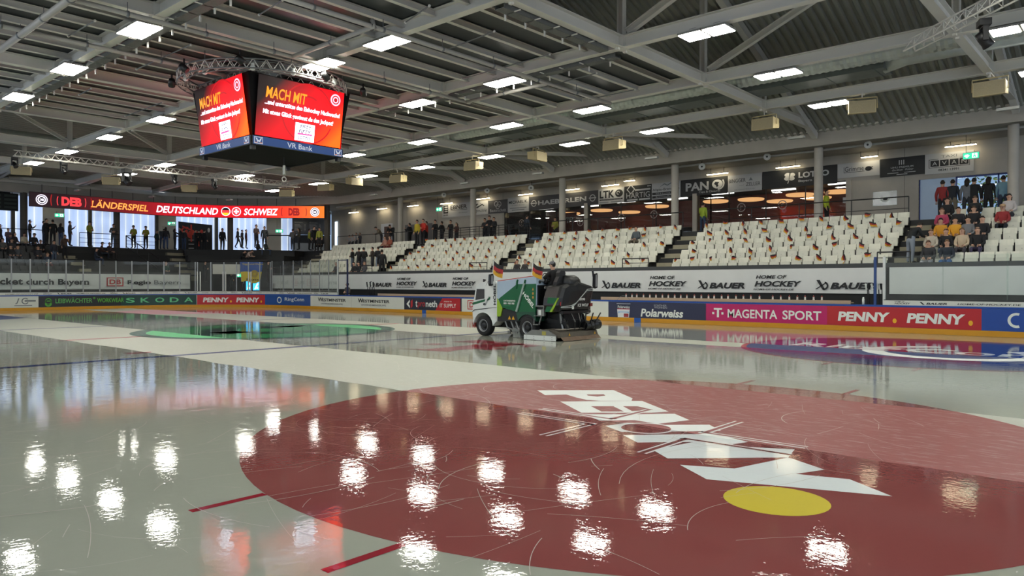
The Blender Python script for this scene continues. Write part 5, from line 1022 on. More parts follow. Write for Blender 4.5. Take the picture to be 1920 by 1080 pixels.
b.add(V, [(3, 2, 1, 0), (8, 9, 10, 11)]+[(r_*4+i, r_*4+(i+1) % 4, r_*4+4+(i+1) % 4, r_*4+4+i) for r_ in (0, 1) for i in range(4)], mat('cabinet_black', '060607', .7, spec=.1)); b.build('cabinet', cube)
b = MB(); b.tube([(.3, -.3, .0), (.3, -.3, -.3)], .02, BLK, 6); b.tube([(.3, -.3, -.3), (.3, -.3, -.62)], .05, STEEL, 8); b.ring(lambda x, y: (.3+x, -.3, -.78+y), 0, 0, .06, .1, STEEL); b.build('microphone', cube)
for sx in (-1, 1):
    for sy in (-1, 1): b = MB(); b.box(sx*1.62-.07, sx*1.62+.07, sy*1.62-.07, sy*1.62+.07, -.14, .02, BLK); b.build('corner_bracket', cube)
b = MB()
for i in range(4):
    P = Vector((((-1, -1), (1, -1), (1, 1), (-1, 1))[i][0]*1.55, ((-1, -1), (1, -1), (1, 1), (-1, 1))[i][1]*1.55, ZS1)); b.tube([P, P+Vector((0, 0, .35))], .03, STEELD, 6)
b.build('hanger', cube)
# round truss over the cube
RC = Vector((-.95, -1.35, 8.33)); rt = thing('ring_truss', 'round lattice truss hanging over the video cube', 'truss', RC)
def rp_(a, r, z): return (r*math.cos(a), r*math.sin(a), z)
for r, z in ((2.75, 0), (2.5, 0), (2.75, .29), (2.5, .29)): b = MB(); b.tube([rp_(2*math.pi*i/64, r, z) for i in range(65)], .025, STEELD, 6, False); b.build('chord', rt)
b = MB()
for i in range(44):
    a, e = 2*math.pi*i/44, 2*math.pi*(i+1)/44; m_ = (a+e)/2
    for r in (2.75, 2.5): b.tube([rp_(a, r, 0), rp_(m_, r, .29)], .012, STEEL, 5, False); b.tube([rp_(m_, r, .29), rp_(e, r, 0)], .012, STEEL, 5, False)
    b.tube([rp_(a, 2.5, 0), rp_(e, 2.75, 0)], .012, STEEL, 5, False)
b.build('web', rt); b = MB()
for i in range(4):
    for z in (0, .26):
        P = [(-1.8, -1.75), (1.9, -1.75), (1.9, 1.75), (-1.8, 1.75)]; p, q = P[i], P[(i+1) % 4]; b.tube([(p[0]+.45, p[1]+.3, z), (q[0]+.45, q[1]+.3, z)], .02, STEELD, 6)
    n = 9
    for j in range(n): a = [p[k]+(q[k]-p[k])*j/n for k in (0, 1)]; e = [p[k]+(q[k]-p[k])*(j+.5)/n for k in (0, 1)]; z = [p[k]+(q[k]-p[k])*(j+1)/n for k in (0, 1)]; b.tube([(a[0]+.45, a[1]+.3, 0), (e[0]+.45, e[1]+.3, .26), (z[0]+.45, z[1]+.3, 0)], .011, STEEL, 5, False)
b.build('inner_frame', rt); b = MB()
for i in range(6): p = rp_(2*math.pi*(i+.3)/6, 2.62, .29); b.tube([p, (p[0], p[1], .62)], .015, STEELD, 5)
b.build('hanger', rt)
for i, (u, v) in enumerate(((345, 122), (450, 106), (610, 138), (681, 168), (322, 150))):
    P = at_z(u, v, 8.45); t = thing('spotlight', f'dark spotlight clamped near the ring truss, {ORD[i]} listed', 'spotlight', P, .5*i, None); t['label'] = ('dark spotlight with red glow at the left end of the ring truss', 'dark spotlight on top of the ring truss above the left screen', 'dark spotlight under the twin light right of the cube', 'dark spotlight at the right end of the ring truss', 'dark spotlight hanging left of the ring truss')[i]
    b = MB(); b.lathe([(0, -.14), (.09, -.14), (.11, -.05), (.11, .12), (.09, .13), (0, .11)], (0, 0, -.1), (.5, -.5, -.6), BLK, 14); b.build('lamp_head', t, smooth=True); b = MB(); b.bar((0, 0, -.1), (0, 0, .2), .04, .04, BLK); b.build('clamp', t)
for i, (u, v) in enumerate(((474, 127), (550, 137), (626, 156), (384, 135), (348, 147))):
    P = at_z(u, v, 8.36); b = MB(); b.ball((0, 0, 0), .09, WHT, 10, 7); b.lathe([(.05, .08), (.06, .14), (0, .14)], (0, 0, 0), (0, 0, 1), WHT, 10); o = b.build('dome_camera', None, P, smooth=True); tag(o, f'small white dome camera under the ring truss, {("third from the left", "fourth from the left", "rightmost", "second from the left", "leftmost")[i]}', 'camera', 'dome cameras on the ring truss')
# ------------------------------------------------------------------ people: skinned bodies, one mesh per pose
SK = mat('skin', 'c49a82', .55, var=.05)
def _body(pose):
    J = dict(pel=(0, 0, .95), spi=(0, .01, 1.14), che=(0, 0, 1.34), nec=(0, .005, 1.475), hd0=(0, -.01, 1.55), hd1=(0, -.02, 1.64), hd2=(0, -.005, 1.72))
    for s, n in ((-1, 'l'), (1, 'r')):
        J.update({'sh'+n: (s*.17, .0, 1.40), 'el'+n: (s*.235, .03, 1.13), 'wr'+n: (s*.235, -.06, .9), 'ha'+n: (s*.245, -.09, .83),
                  'hi'+n: (s*.095, 0, .9), 'kn'+n: (s*.11, -.015, .5), 'an'+n: (s*.115, .02, .09), 'to'+n: (s*.13, -.16, .04)})
    J.update(POSES[pose]); J['hd2'] = tuple(a+(c-a)*.72 for a, c in zip(J['hd1'], J['hd2']))
    R = dict(pel=.15, spi=.152, che=.155, nec=.058, hd0=.075, hd1=.09, hd2=.066)
    for n in 'lr': R.update({'sh'+n: .082, 'el'+n: .064, 'wr'+n: .045, 'ha'+n: .036, 'hi'+n: .1, 'kn'+n: .068, 'an'+n: .05, 'to'+n: .045})
    E = [('pel', 'spi', 2), ('spi', 'che', 2), ('che', 'nec', 2), ('nec', 'hd0', 0), ('hd0', 'hd1', 0), ('hd1', 'hd2', 0)]
    for n in 'lr': E += [('che', 'sh'+n, 2), ('sh'+n, 'el'+n, 2), ('el'+n, 'wr'+n, 2), ('wr'+n, 'ha'+n, 0), ('pel', 'hi'+n, 3), ('hi'+n, 'kn'+n, 3), ('kn'+n, 'an'+n, 3), ('an'+n, 'to'+n, 4)]
    K = list(J); me = bpy.data.meshes.new('b'); me.from_pydata([J[k] for k in K], [(K.index(a), K.index(b)) for a, b, _ in E], [])
    o = bpy.data.objects.new('b', me); COL.objects.link(o)
    o.modifiers.new('s', 'SKIN'); su = o.modifiers.new('u', 'SUBSURF'); su.levels = 1; su.render_levels = 1
    for i, k in enumerate(K):
        d = me.skin_vertices[0].data[i]; d.radius = (R[k], R[k]*(.78 if k in ('pel', 'spi', 'che') else 1)); d.use_root = (k == 'pel')
    dg = bpy.context.evaluated_depsgraph_get(); res = bpy.data.meshes.new_from_object(o.evaluated_get(dg)); bpy.data.objects.remove(o)
    B = MB(); S = [SK, mat('hair_slot', '2a211b'), mat('top_slot', '222222'), mat('trouser_slot', '1c1f26'), mat('shoe_slot', '18181a'), mat('band_slot', '888888')]
    for m in S: B.mi(m)
    V = [v.co.copy() for v in res.vertices]; B.v = [tuple(v) for v in V]
    seg = [(Vector(J[a]), Vector(J[b]), l) for a, b, l in E]
    for p in res.polygons:
        c = p.center; best = None
        for a, b, l in seg:
            t = max(0, min(1, (c-a).dot(b-a)/max(1e-9, (b-a).length_squared))); dd = (c-(a+(b-a)*t)).length
            if best is None or dd < best[0]: best = (dd, l)
        l = best[1]
        B.f.append(tuple(p.vertices)); B.m.append(l)
    hd = Vector(J['hd1']); up = (Vector(J['hd2'])-Vector(J['hd0'])).normalized()
    fw = Vector((0, -1, 0)); fw = (fw-up*fw.dot(up)).normalized(); sd = fw.cross(up)
    B.tube([hd+fw*.085+up*.03, hd+fw*.125-up*.012, hd+fw*.09-up*.025], [.012, .016, .01], S[0], 6)      # nose
    for s in (-1, 1):
        B.ball(hd+fw*.088+sd*s*.035+up*.018-fw*.002, .0075, S[4], 6, 4); B.ball(hd+sd*s*.083-up*.005, (.014, .02, .028), S[0], 6, 4)
    B.bar(hd+fw*.09-sd*.025-up*.052, hd+fw*.09+sd*.025-up*.052, .012, .008, mat('lip', '8a4a44'))
    for n, s in (('l', -1), ('r', 1)):                                                                    # four fingers and a thumb
        h = Vector(J['ha'+n]); d = (h-Vector(J['wr'+n])).normalized(); a = d.cross(Vector((0, 1, .3))).normalized(); q = a.cross(d)
        for i, ln in enumerate((.055, .072, .078, .068)):
            r0 = h+a*(i-1.5)*.019*s+d*.015; B.tube([r0, r0+d*ln*.55+q*.004, r0+d*ln*.9-q*.016], [.011, .0095, .007], S[0], 5)
        B.tube([h-a*.03*s-d*.02, h-a*.055*s+d*.012, h-a*.052*s+d*.04], [.012, .011, .008], S[0], 5)
    HC = MB(); HC.ball((0, 0, 0), (.092, .106, .104), S[1], 14, 9)        # head of hair
    HC.v = [(x*.84, y*.8, z-.004) if .04 < z < .06 and y < .04 else (x, y, z) for x, y, z in HC.v]
    V = [hd+up*(.02+z)+fw*(-.012-y)+sd*x for x, y, z in HC.v]
    F = [f_ for f_ in HC.f if (lambda q: q[2] > .062 or (q[1] > (.0 if q[2] > -.01 else .045) and q[2] > -.085))([sum(HC.v[i][k] for i in f_)/4 for k in range(3)])]
    B.add(V, F, S[1])
    if pose.endswith('cap'):
        B.lathe([(.108, -.0), (.106, .03), (.085, .075), (.04, .1), (.0, .104)], hd+up*.03, up, S[5], 14)
        P = [hd+up*.035+fw*.08+sd*x for x in (-.075, .075)]+[hd+up*.02+fw*.19+sd*.05, hd+up*.02+fw*.19-sd*.05]
        B.add(P+[p-up*.012 for p in P], [(0, 1, 2, 3), (7, 6, 5, 4), (0, 4, 5, 1), (1, 5, 6, 2), (2, 6, 7, 3), (3, 7, 4, 0)], S[5])
    if pose.endswith('hair'):
        B.tube([hd+up*.07-fw*.02, hd-fw*.07-up*.02, hd-fw*.08-up*.16, hd-fw*.075-up*.24], [.06, .1, .085, .04], S[1], 10)
    m2 = B.mesh('person_'+pose, True); bpy.data.meshes.remove(res); return m2
_fold = {'ell': (-.25, -.02, 1.12), 'elr': (.25, -.02, 1.12), 'wrl': (-.06, -.2, 1.16), 'wrr': (.06, -.21, 1.12), 'hal': (.02, -.215, 1.17), 'har': (-.02, -.225, 1.12)}
_phone = {'elr': (.24, -.12, 1.16), 'wrr': (.14, -.3, 1.3), 'har': (.11, -.34, 1.37)}
_sit = {'pel': (0, .0, .5), 'spi': (0, .03, .69), 'che': (0, .0, .89), 'nec': (0, -.01, 1.03), 'hd0': (0, -.03, 1.1), 'hd1': (0, -.04, 1.19), 'hd2': (0, -.025, 1.27)}
for _n, _s in (('l', -1), ('r', 1)):
    _sit.update({'sh'+_n: (_s*.165, 0, .95), 'el'+_n: (_s*.225, -.05, .7), 'wr'+_n: (_s*.13, -.28, .62), 'ha'+_n: (_s*.08, -.34, .6), 'hi'+_n: (_s*.1, -.04, .47), 'kn'+_n: (_s*.14, -.45, .5), 'an'+_n: (_s*.13, -.42, .09), 'to'+_n: (_s*.15, -.6, .045)})
_lean = {'spi': (0, -.06, 1.12), 'che': (0, -.2, 1.26), 'nec': (0, -.3, 1.35), 'hd0': (0, -.36, 1.4), 'hd1': (0, -.43, 1.45), 'hd2': (0, -.46, 1.52), 'shl': (-.185, -.22, 1.31), 'shr': (.185, -.22, 1.31),
         'ell': (-.24, -.3, 1.05), 'elr': (.24, -.3, 1.05), 'wrl': (-.14, -.5, 1.02), 'wrr': (.14, -.5, 1.02), 'hal': (-.1, -.56, 1.03), 'har': (.1, -.56, 1.03)}
_walk = {'knl': (-.11, -.2, .52), 'anl': (-.11, -.26, .1), 'tol': (-.12, -.43, .05), 'knr': (.11, .05, .5), 'anr': (.11, .26, .13), 'tor': (.12, .1, .04), 'wrl': (-.24, .12, .92), 'hal': (-.24, .14, .85), 'wrr': (.24, -.2, .95), 'har': (.23, -.26, .9)}
_drive = dict(_sit); _drive.update({'ell': (-.27, -.18, .74), 'elr': (.27, -.18, .74), 'wrl': (-.15, -.4, .72), 'wrr': (.15, -.4, .72), 'hal': (-.12, -.46, .74), 'har': (.12, -.46, .74)})
POSES = {'stand': {}, 'stand_cap': {}, 'stand_hair': {}, 'fold': _fold, 'fold_cap': _fold, 'fold_hair': _fold, 'phone': _phone, 'sit': _sit, 'sit_hair': _sit, 'sit_cap': _sit, 'lean': _lean, 'lean_hair': _lean, 'walk': _walk, 'drive_cap': _drive}
PM = {}
def person(label, pose, loc, rz, top='1d1f24', legs='1b1e28', hair='2a211b', skin=None, band=None, h=1.75, group=None, cat='person'):
    if pose not in PM: PM[pose] = _body(pose)
    o = bpy.data.objects.new('person', PM[pose]); COL.objects.link(o); o.location = loc; o.rotation_euler.z = rz; o.scale = (h/1.75,)*3
    for i, c in ((1, hair), (2, top), (3, legs), (5, band or hair)):
        o.material_slots[i].link = 'OBJECT'; o.material_slots[i].material = mat('cloth_'+c, c, .8, var=.12, scale=8)
    return tag(o, label, cat, group)
# ------------------------------------------------------------------ ice resurfacer, built along +x (front) with its left side at +y
Z = thing('ice_resurfacer', 'white and green ice resurfacer printed like a truck, driving on the wet ice', 'ice resurfacer', (4.0, -8.7, 0), math.pi/2)
ZW = mat('truck_white', 'd3d8d6', .3); ZG = mat('truck_green', '0f5a35', .35); ZL = mat('truck_lime', '8fb32b', .35); ZS = mat('print_sky', '9fb2c4', .35); ZK = mat('machine_black', '101214', .35); TYRE = mat('tyre', '1a1a1b', .8); RIM = mat('rim', '9b9ea0', .35, .6); WIN = mat('print_window', '3c3a3c', .3); ZDK = mat('print_dark', '191b1c', .5); ZMET = mat('machine_metal', '888a86', .4, .7, var=.2)
HW = .9
def ext(b, P, m, h=HW, h0=None): b.prism(P, lambda a, c, d: (a, d, c), h if h0 is None else h0, -h if h0 is None else h, m)
def side(off): return lambda x, z: (x, HW+off, z)
def plate(b, P, m, o=.006):          # printed area on both flanks
    b.prism(P, lambda a, c, d: (a, d, c), HW+o-.004, HW+o, m); b.prism(P, lambda a, c, d: (a, -d, c), HW+o-.004, HW+o, m)
arch = [(.83+.43*math.cos(math.radians(a)), .335+.43*math.sin(math.radians(a))) for a in range(170, 9, -16)]
b = MB(); ext(b, [(1.27, .36)]+[(1.25, .36)]+arch[::-1]+[(.4, .34), (.27, .46), (.21, .5), (.21, 1.74), (.29, 1.78), (.93, 1.75), (1.07, 1.65), (1.17, 1.5), (1.29, 1.03), (1.31, .77)], ZW)
b.build('cab', Z)
b = MB(); plate(b, [(1.11, 1.53), (.76, 1.53), (.76, 1.22), (1.17, 1.17)], WIN, .01); b.build('cab_window', Z)
b = MB(); plate(b, [(1.29, 1.08), (.72, 1.2), (.74, 1.13), (1.3, 1.0)], ZG, .012); plate(b, [(.64, 1.2), (.49, 1.29), (.51, 1.2), (.64, 1.14)], ZG, .012); plate(b, [(1.31, .79), (1.2, .86), (.21, .95), (.21, .94), (1.2, .83), (1.31, .77)], ZDK, .012); plate(b, [(.82, 1.06), (.72, 1.08), (.68, 1.02), (.8, 1.0)], ZDK, .012); plate(b, [(.78, .98), (.72, .98), (.52, 1.3), (.56, 1.3)], mat('print_grey', 'a5abab', .4), .012)
f = lambda x, y: (.24+y, HW+.014, 1.02+x); b.text('HÖBEL', f, 0, 0, .68, .13, ZDK, .03); b.build('cab_print', Z)
b = MB(); b.prism([(-.8, .8), (.8, .8), (.8, 1.5), (-.8, 1.5)], lambda a, c, d: (1.315-(c-.77)*.19+d, a, c), .0, .01, WIN); b.box(1.25, 1.33, -.85, .85, .4, .55, ZDK); b.build('front_window', Z)
b = MB(); b.box(1.2, 1.34, .74, .88, .28, .42, mat('lamp_red', '7a2a22', .3)); b.box(1.2, 1.34, -.88, -.74, .28, .42, mat('lamp_red', '7a2a22', .3)); b.build('marker_lamp', Z)
b = MB(); ext(b, [(.21, 1.77), (-1.42, 1.93), (-1.42, 1.0), (.21, 1.0)], ZS, .885); b.build('snow_tank', Z)
b = MB(); ext(b, [(.15, 1.21), (-.64, 1.69), (-1.42, 1.7), (-1.39, .84), (-.66, .82), (-.02, .94)], ZG); b.bar((-.97, .92, 1.72), (-.64, .92, .83), .05, .06, mat('print_steel', '8ea39a', .4)); b.bar((-.97, -.92, 1.72), (-.64, -.92, .83), .05, .06, mat('print_steel', '8ea39a', .4))
for x in (-.62, -.94): b.tube([(x, .9, 1.55), (x-.03, .9, 1.78), (x-.06, .9, 1.82)], .03, ZG, 8)
b.build('container_body', Z)
b = MB(); f = lambda x, y: (-.06-x, HW+.008, y); b.text('CONTAINERSERVICE', f, .02, 1.14, .5, .05, WHT, .02); b.text('0800 - 968 0 968', f, .02, 1.05, .46, .06, WHT, .02); b.rect(f, .02, .99, .3, .03, mat('print_lightgreen', '2f7c4e', .4))
b.build('body_lettering', Z); b = MB(); ca = math.atan2(-.42, .42); f = lambda x, y: (-.86-(x*math.cos(ca)-y*math.sin(ca)), HW+.008, 1.38+(x*math.sin(ca)+y*math.cos(ca))); b.text('HÖBEL', f, 0, 0, .62, .15, WHT, .03)
b.build('body_lettering', Z)
for i, z in enumerate((1.5, 1.36, 1.24)): b = MB(); b.flat(lambda x, y: (-1.27-x, HW+.008, z+y), [(0, 0), (.07, 0), (.035, .09)] if i == 0 else [(.07*math.cos(a)*.5+.035, .045+.045*math.sin(a)) for a in [k*.7 for k in range(9)]], mat('sticker_amber', 'b58a3a', .4)); b.build('sticker', Z)
b = MB(); ext(b, [(.21, 1.25), (-.02, .94), (.06, .66), (.21, .65)], ZL, .895); b.build('lime_panel', Z)
b = MB(); ext(b, [(.21, .9), (-.02, .9), (-.6, .9), (-1.4, .86), (-1.4, .55), (.21, .5)], ZDK, .86); b.box(-2.3, 1.1, -.5, .5, .28, .6, ZK)
for x in (-.05, -.3, -.5): b.tube([(x, .8, .55), (x-.1, .78, .3), (x-.3, .7, .22)], .035, ZMET, 8)
b.build('chassis', Z)
b = MB()
for x in (-.24, -.4): b.flat(lambda p, q: (x-p, .872, .57+q), [(0, 0), (.13, 0), (.065, .12)], GOLD)
b.build('warning_sticker', Z)
b = MB(); rarch = [(-1.06+.42*math.cos(math.radians(a)), .335+.42*math.sin(math.radians(a))) for a in range(150, 29, -15)]; ext(b, [(-.6, .82), (-1.39, .84)]+[(x, z) for x, z in rarch[::1]], mat('fender_green', '1d4a36', .4)); b.build('rear_fender', Z)
for x in (.83, -1.06):
    for s in (1, -1):
        b = MB(); b.lathe([(.2, -.12), (.3, -.13), (.335, -.09), (.335, .09), (.3, .13), (.2, .12)], (x, s*.77, .336), (0, s, 0), TYRE, 32); t_ = b.build('wheel', Z, smooth=True)
        b = MB(); b.lathe([(.215, .1), (.2, .125), (.185, .12), (.165, .06)], (x, s*.77, .336), (0, s, 0), RIM, 28); b.lathe([(.166, .058), (.12, .04), (.1, .05), (.095, .1), (.06, .115), (0, .115)], (x, s*.77, .336), (0, s, 0), ZK, 28)
        b.build('rim', t_, smooth=True)
# operator place
b = MB(); b.box(-2.2, -1.4, -.86, .84, .88, 1.04, ZK); b.box(-1.46, -1.4, -.84, .84, 1.0, 1.66, ZK); b.prism([(-1.46, 1.58), (-1.42, 1.7), (-1.6, 1.72), (-1.9, 1.5), (-2.2, 1.3), (-2.2, 1.04), (-1.46, 1.04)], lambda a, c, d: (a, d, c), -.88, -.8, ZK); b.box(-2.2, -1.84, .1, .84, 1.04, 1.32, ZK); b.build('operator_well', Z)
b = MB(); b.prism([(-.16, 0), (.16, 0), (.16, .5), (-.16, .5)], lambda a, c, d: (-1.25+d-c*.2, .3+a, 1.25+c), -.3, -.2, ZK); b.tube([(-1.46, .3, 1.66), (-1.3, .3, 1.84)], .03, ZK, 8)
for k in range(5): b.ball((-1.4-.05*k, .72-.1*k, 1.76+.05*(k % 2)), (.06, .07, .06), (ZK, RIM, ZK)[k % 3], 8, 5)
b.build('control_console', Z); b = MB(); n = 20
b.tube([(-1.36+.13*math.sin(2*math.pi*i/n)*.5, .3+.18*math.cos(2*math.pi*i/n), 1.86+.17*math.sin(2*math.pi*i/n)) for i in range(n+1)], .016, ZK, 6, False); b.build('steering_wheel', Z)
b = MB(); b.prism([(-.24, 0), (.24, 0), (.26, .14), (-.26, .14)], lambda a, c, d: (-1.62+d, .3+a, 1.36+c), -.24, .26, ZK); b.box(-1.8, -1.5, .1, .5, 1.04, 1.36, ZK); b.build('driver_seat', Z)
b = MB(); b.prism([(-.24, 0), (.24, 0), (.25, .35), (.17, .48), (.14, .52), (.15, .64), (.09, .71), (-.09, .71), (-.15, .64), (-.14, .52), (-.17, .48), (-.25, .35)], lambda a, c, d: (-1.88-c*.1+d, .34+a, 1.4+c), -.07, .07, mat('seat_charcoal', '26272a', .6)); b.build('seat_back', Z)
b = MB(); b.tube([(-1.9, .66, 1.6), (-1.6, .66, 1.58)], .04, ZK, 8); b.ball((-1.6, .66, 1.58), .05, ZMET, 8, 5); b.ball((-1.95, .02, 1.74), .045, WHT, 8, 5); b.ball((-2.0, -.1, 1.68), .04, WHT, 8, 5); b.build('arm_rest', Z)
b = MB(); ext(b, [(-1.88, 1.29), (-2.24, 1.28), (-2.13, .99), (-2.01, .85), (-1.76, .85), (-1.84, 1.04)], ZG, .89, .6); b.build('green_flank', Z)
b = MB(); ext(b, [(-2.26, 1.28), (-1.95, .85), (-2.03, .85), (-2.17, 1.04)], ZL, .9, .62); b.build('lime_fin', Z)
# engine cover across the rear, bulging backwards
RF = [(.86, 1.28), (.7, 1.62), (.45, 1.72), (.1, 1.72), (-.1, 1.8), (-.88, 1.64), (-.95, 1.52), (-.74, .84), (.84, .86), (.9, 1.05)]
cx0, cz0 = 0, 1.25; b = MB(); V = []; n = len(RF); lay = ((-1.7, 1.0), (-2.18, 1.0), (-2.26, .96), (-2.32, .84), (-2.34, .5))
for x, k in lay:
    for y, z in RF: V.append((x-(.16*(.95-z) if z < 1.0 else 0)*-1, cx0+(y-cx0)*k, cz0+(z-cz0)*k))
F = [tuple(range(n))[::-1], tuple(range((len(lay)-1)*n, len(lay)*n))]
for r_ in range(len(lay)-1): F += [(r_*n+i, r_*n+(i+1) % n, (r_+1)*n+(i+1) % n, (r_+1)*n+i) for i in range(n)]
b.add(V, F, ZK); b.build('engine_cover', Z)
b = MB(); b.lathe([(0, -.32), (.22, -.32), (.26, -.2), (.26, .2), (.22, .32), (0, .32)], (-2.0, .0, 1.72), (0, 1, 0), ZK, 18); b.build('air_filter', Z, smooth=True)
b = MB(); SIL = mat('trim_silver', 'aab0ae', .35)
for off, w_ in ((0, .03), (.06, .018)):
    P = [(.82, .985+off*.4), (.3, .98+off), (.08-off*.3, 1.11+off*.2), (-.5+off*.4, 1.53-off*.6), (-.86+off*.5, 1.56-off)]
    for p, q in zip(P[:-1], P[1:]): b.bar((-2.335, p[0], p[1]), (-2.335, q[0], q[1]), .02, w_, SIL, (1, 0, 0))
b.build('silver_trim', Z); b = MB()
f = lambda x, y: (-2.348, -.05-x, y); b.text('engo', f, .02, 1.16, .3, .1, WHT, .02, .2); b.text('ICE WOLF', f, -.06, 1.0, .56, .09, WHT, .02, .2); f = lambda x, y: (-2.3+.04*0, .8-x, y); b.disc(f, .02, 1.1, .06, mat('sticker_red', 'a22a2e', .4)); b.rect(lambda x, y: (-2.345, .3-x, y), 0, .93, .1, .1, WHT); b.build('cover_lettering', Z)
b = MB(); b.box(-2.34, -2.24, -.68, .76, .8, .88, ZK); b.box(-2.37, -2.33, -.74, -.62, 1.0, 1.1, mat('lamp_red', '7a2a22', .3)); b.tube([(-2.3, -.3, .84), (-2.42, -.38, .78), (-2.4, -.5, .8)], .03, ZK, 8); b.build('rear_bumper', Z)
b = MB(); b.box(-1.74, -1.38, .72, .9, 1.0, 1.04, ZMET); b.box(-1.74, -1.46, .82, .9, .72, .92, ZMET); b.box(-1.62, -1.52, .898, .905, .75, .9, WHT)
for x0, x1 in ((-1.38, -1.33), (-1.73, -1.53)): b.bar((x0, .88, 1.0), (x1, .88, .45), .035, .035, ZMET)
b.bar((-1.33, .88, .45), (-1.53, .88, .45), .12, .03, ZMET); b.bar((-1.36, .88, .72), (-1.65, .88, .72), .1, .02, ZMET); b.build('boarding_step', Z)
# lifting frame and conditioner
b = MB(); b.box(-2.15, -1.6, -.55, .55, .5, .86, ZDK)
for s in (.55, -.5): b.bar((-1.6, s, .62), (-2.35, s, .5), .1, .09, ZK); b.bar((-2.1, s, .8), (-2.4, s, .3), .08, .08, ZK); b.tube([(-2.1, s, .85), (-2.15, s, .5)], .06, ZMET, 10); b.tube([(-2.15, s, .5), (-2.2, s, .3)], .035, RIM, 10)
for k in range(5): b.tube([(-2.3-.1*k, .3-.25*k, .8), (-2.5-.05*k, .35-.2*k, .55), (-2.45, .3-.22*k, .3)], .022, ZK, 6)
b.build('lifting_frame', Z)
b = MB(); b.prism([(-1.22, .05), (-1.25, .17), (-1.5, .31), (-2.15, .31), (-2.42, .16), (-2.42, .05)], lambda a, c, d: (a, d, c), 1.13, 1.19, ZMET); b.build('side_plate', Z); b = MB(); b.prism([(-1.22, .05), (-1.25, .17), (-1.5, .31), (-2.15, .31), (-2.42, .16), (-2.42, .05)], lambda a, c, d: (a, -d+.25, c), 1.0, 1.06, ZMET); b.build('side_plate', Z)
b = MB(); b.box(-2.43, -1.2, 1.19, 1.215, .012, .15, ZW)
for x in (-1.3, -1.6, -2.0, -2.3):
    for z in (.05, .115): b.lathe([(0, .004), (.012, .003)], (x, 1.216, z), (0, 1, 0), ZDK, 8)
b.build('runner_plate', Z); b = MB(); b.box(-2.05, -1.9, 1.19, 1.196, .17, .28, mat('sticker_dull_yellow', 'a39b4a', .5)); b.build('plate_sticker', Z)
b = MB(); PR_ = [(-1.6, .3), (-1.95, .34), (-2.3, .33), (-2.5, .26), (-2.55, .12), (-2.5, .1), (-1.6, .1)]; b.prism(PR_, lambda a, c, d: (a, d, c), 1.12, -.78, mat('conditioner_grey', '5c564c', .5, .3, var=.25, scale=12)); b.build('conditioner_housing', Z)
b = MB()
for i in range(26): y = 1.05-i*.07; b.box(-2.5, -2.3, y-.02, y+.02, .335-.0, .348, mat('tooth_grey', '9a958a', .5))
b.build('tread_strip', Z)
b = MB(); n = 16; V = []
for i in range(n+1):
    y = 1.12-1.93*i/n; w_ = .012*math.sin(i*1.7); V += [(-2.5, y, .16), (-2.57+w_, y, .1), (-2.66+w_, y, .012), (-2.62+w_, y, .008)]
b.add(V, [(4*i+j, 4*i+j+1, 4*i+5+j, 4*i+4+j) for i in range(n) for j in range(3)], mat('squeegee_brown', '6e5a48', .7)); b.build('squeegee', Z)
b = MB()
for y in (.75, -.55): b.flat(lambda p, q: (-2.562, y-p, .15+q), [(0, 0), (.09, 0), (.045, .09)], GOLD)
b.build('warning_sticker', Z)
b = MB(); b.lathe([(0, -.2), (.12, -.2), (.14, -.12), (.11, -.05), (.14, .05), (.13, .2), (0, .2)], (-2.5, -.35, .42), (.1, 1, 0), ZK, 16); b.lathe([(0, -.15), (.16, -.15), (.17, .0), (.15, .15), (0, .15)], (-2.5, -.68, .44), (.1, 1, 0), ZK, 16); b.bar((-2.3, -.1, .55), (-2.5, -.6, .45), .06, .06, ZK); b.build('hose_drum', Z)
b = MB(); b.box(-.72, -.4, .55, .86, .2, .28, ZMET); b.box(-.75, -.3, .5, .6, .28, .36, ZMET); b.lathe([(.06, 0), (.06, .08)], (-.2, .75, .13), (0, 0, 1), ZMET, 12); b.build('brush_carrier', Z)
b = MB(); r2 = random.Random(2)
for i in range(90): x, y = r2.uniform(-.72, -.4), r2.uniform(.58, .86); b.bar((x, y, .2), (x+r2.uniform(-.03, .03), y+r2.uniform(-.02, .03), .01), .012, .012, mat('bristle', 'a7aaa6', .7))
b.build('brush', Z)
for x, y, zt, zb in ((.42, .95, 2.03, 1.66), (-2.2, -1.12, 2.05, 1.58)):
    b = MB(); b.prism([(-.07, zb), (.06, zb-.03), (.09, zb+.05), (.07, zt-.03), (-.05, zt), (-.08, zt-.08)], lambda a, c, d: (x+d, y+a, c), -.045, .045, ZK); t_ = b.build('mirror', Z); b = MB(); b.poly([(x-.047, y-.05, zb+.03), (x-.047, y+.05, zb+.03), (x-.047, y+.04, zt-.06), (x-.047, y-.04, zt-.06)], RIM); b.build('mirror_glass', t_); b = MB()
    b.tube([(x, y, zb+.1), (x, y+.12, zb+.0), (x+.05, y+.3, zb-.1)] if x < 0 else [(x, y, zb+.1), (x-.02, y-.12, zb+.02), (x-.02, y-.2, 1.75)], .014, ZK, 6); b.build('mirror_arm', t_)
b = MB(); b.bar((-2.2, -.98, 2.12), (-2.22, -1.06, 1.7), .06, .03, ZK); b.build('wiper_arm', Z)
b = MB(); b.tube([(.2, .88, 1.79), (-1.42, .88, 1.95)], .012, RED, 6); b.tube([(1.2, .86, .95), (.6, .9, 1.78)], .008, ZDK, 5); b.tube([(.78, .9, 1.78), (.8, .9, 1.84), (.72, .9, 1.82)], .025, ZK, 6); b.build('hand_rail', Z)
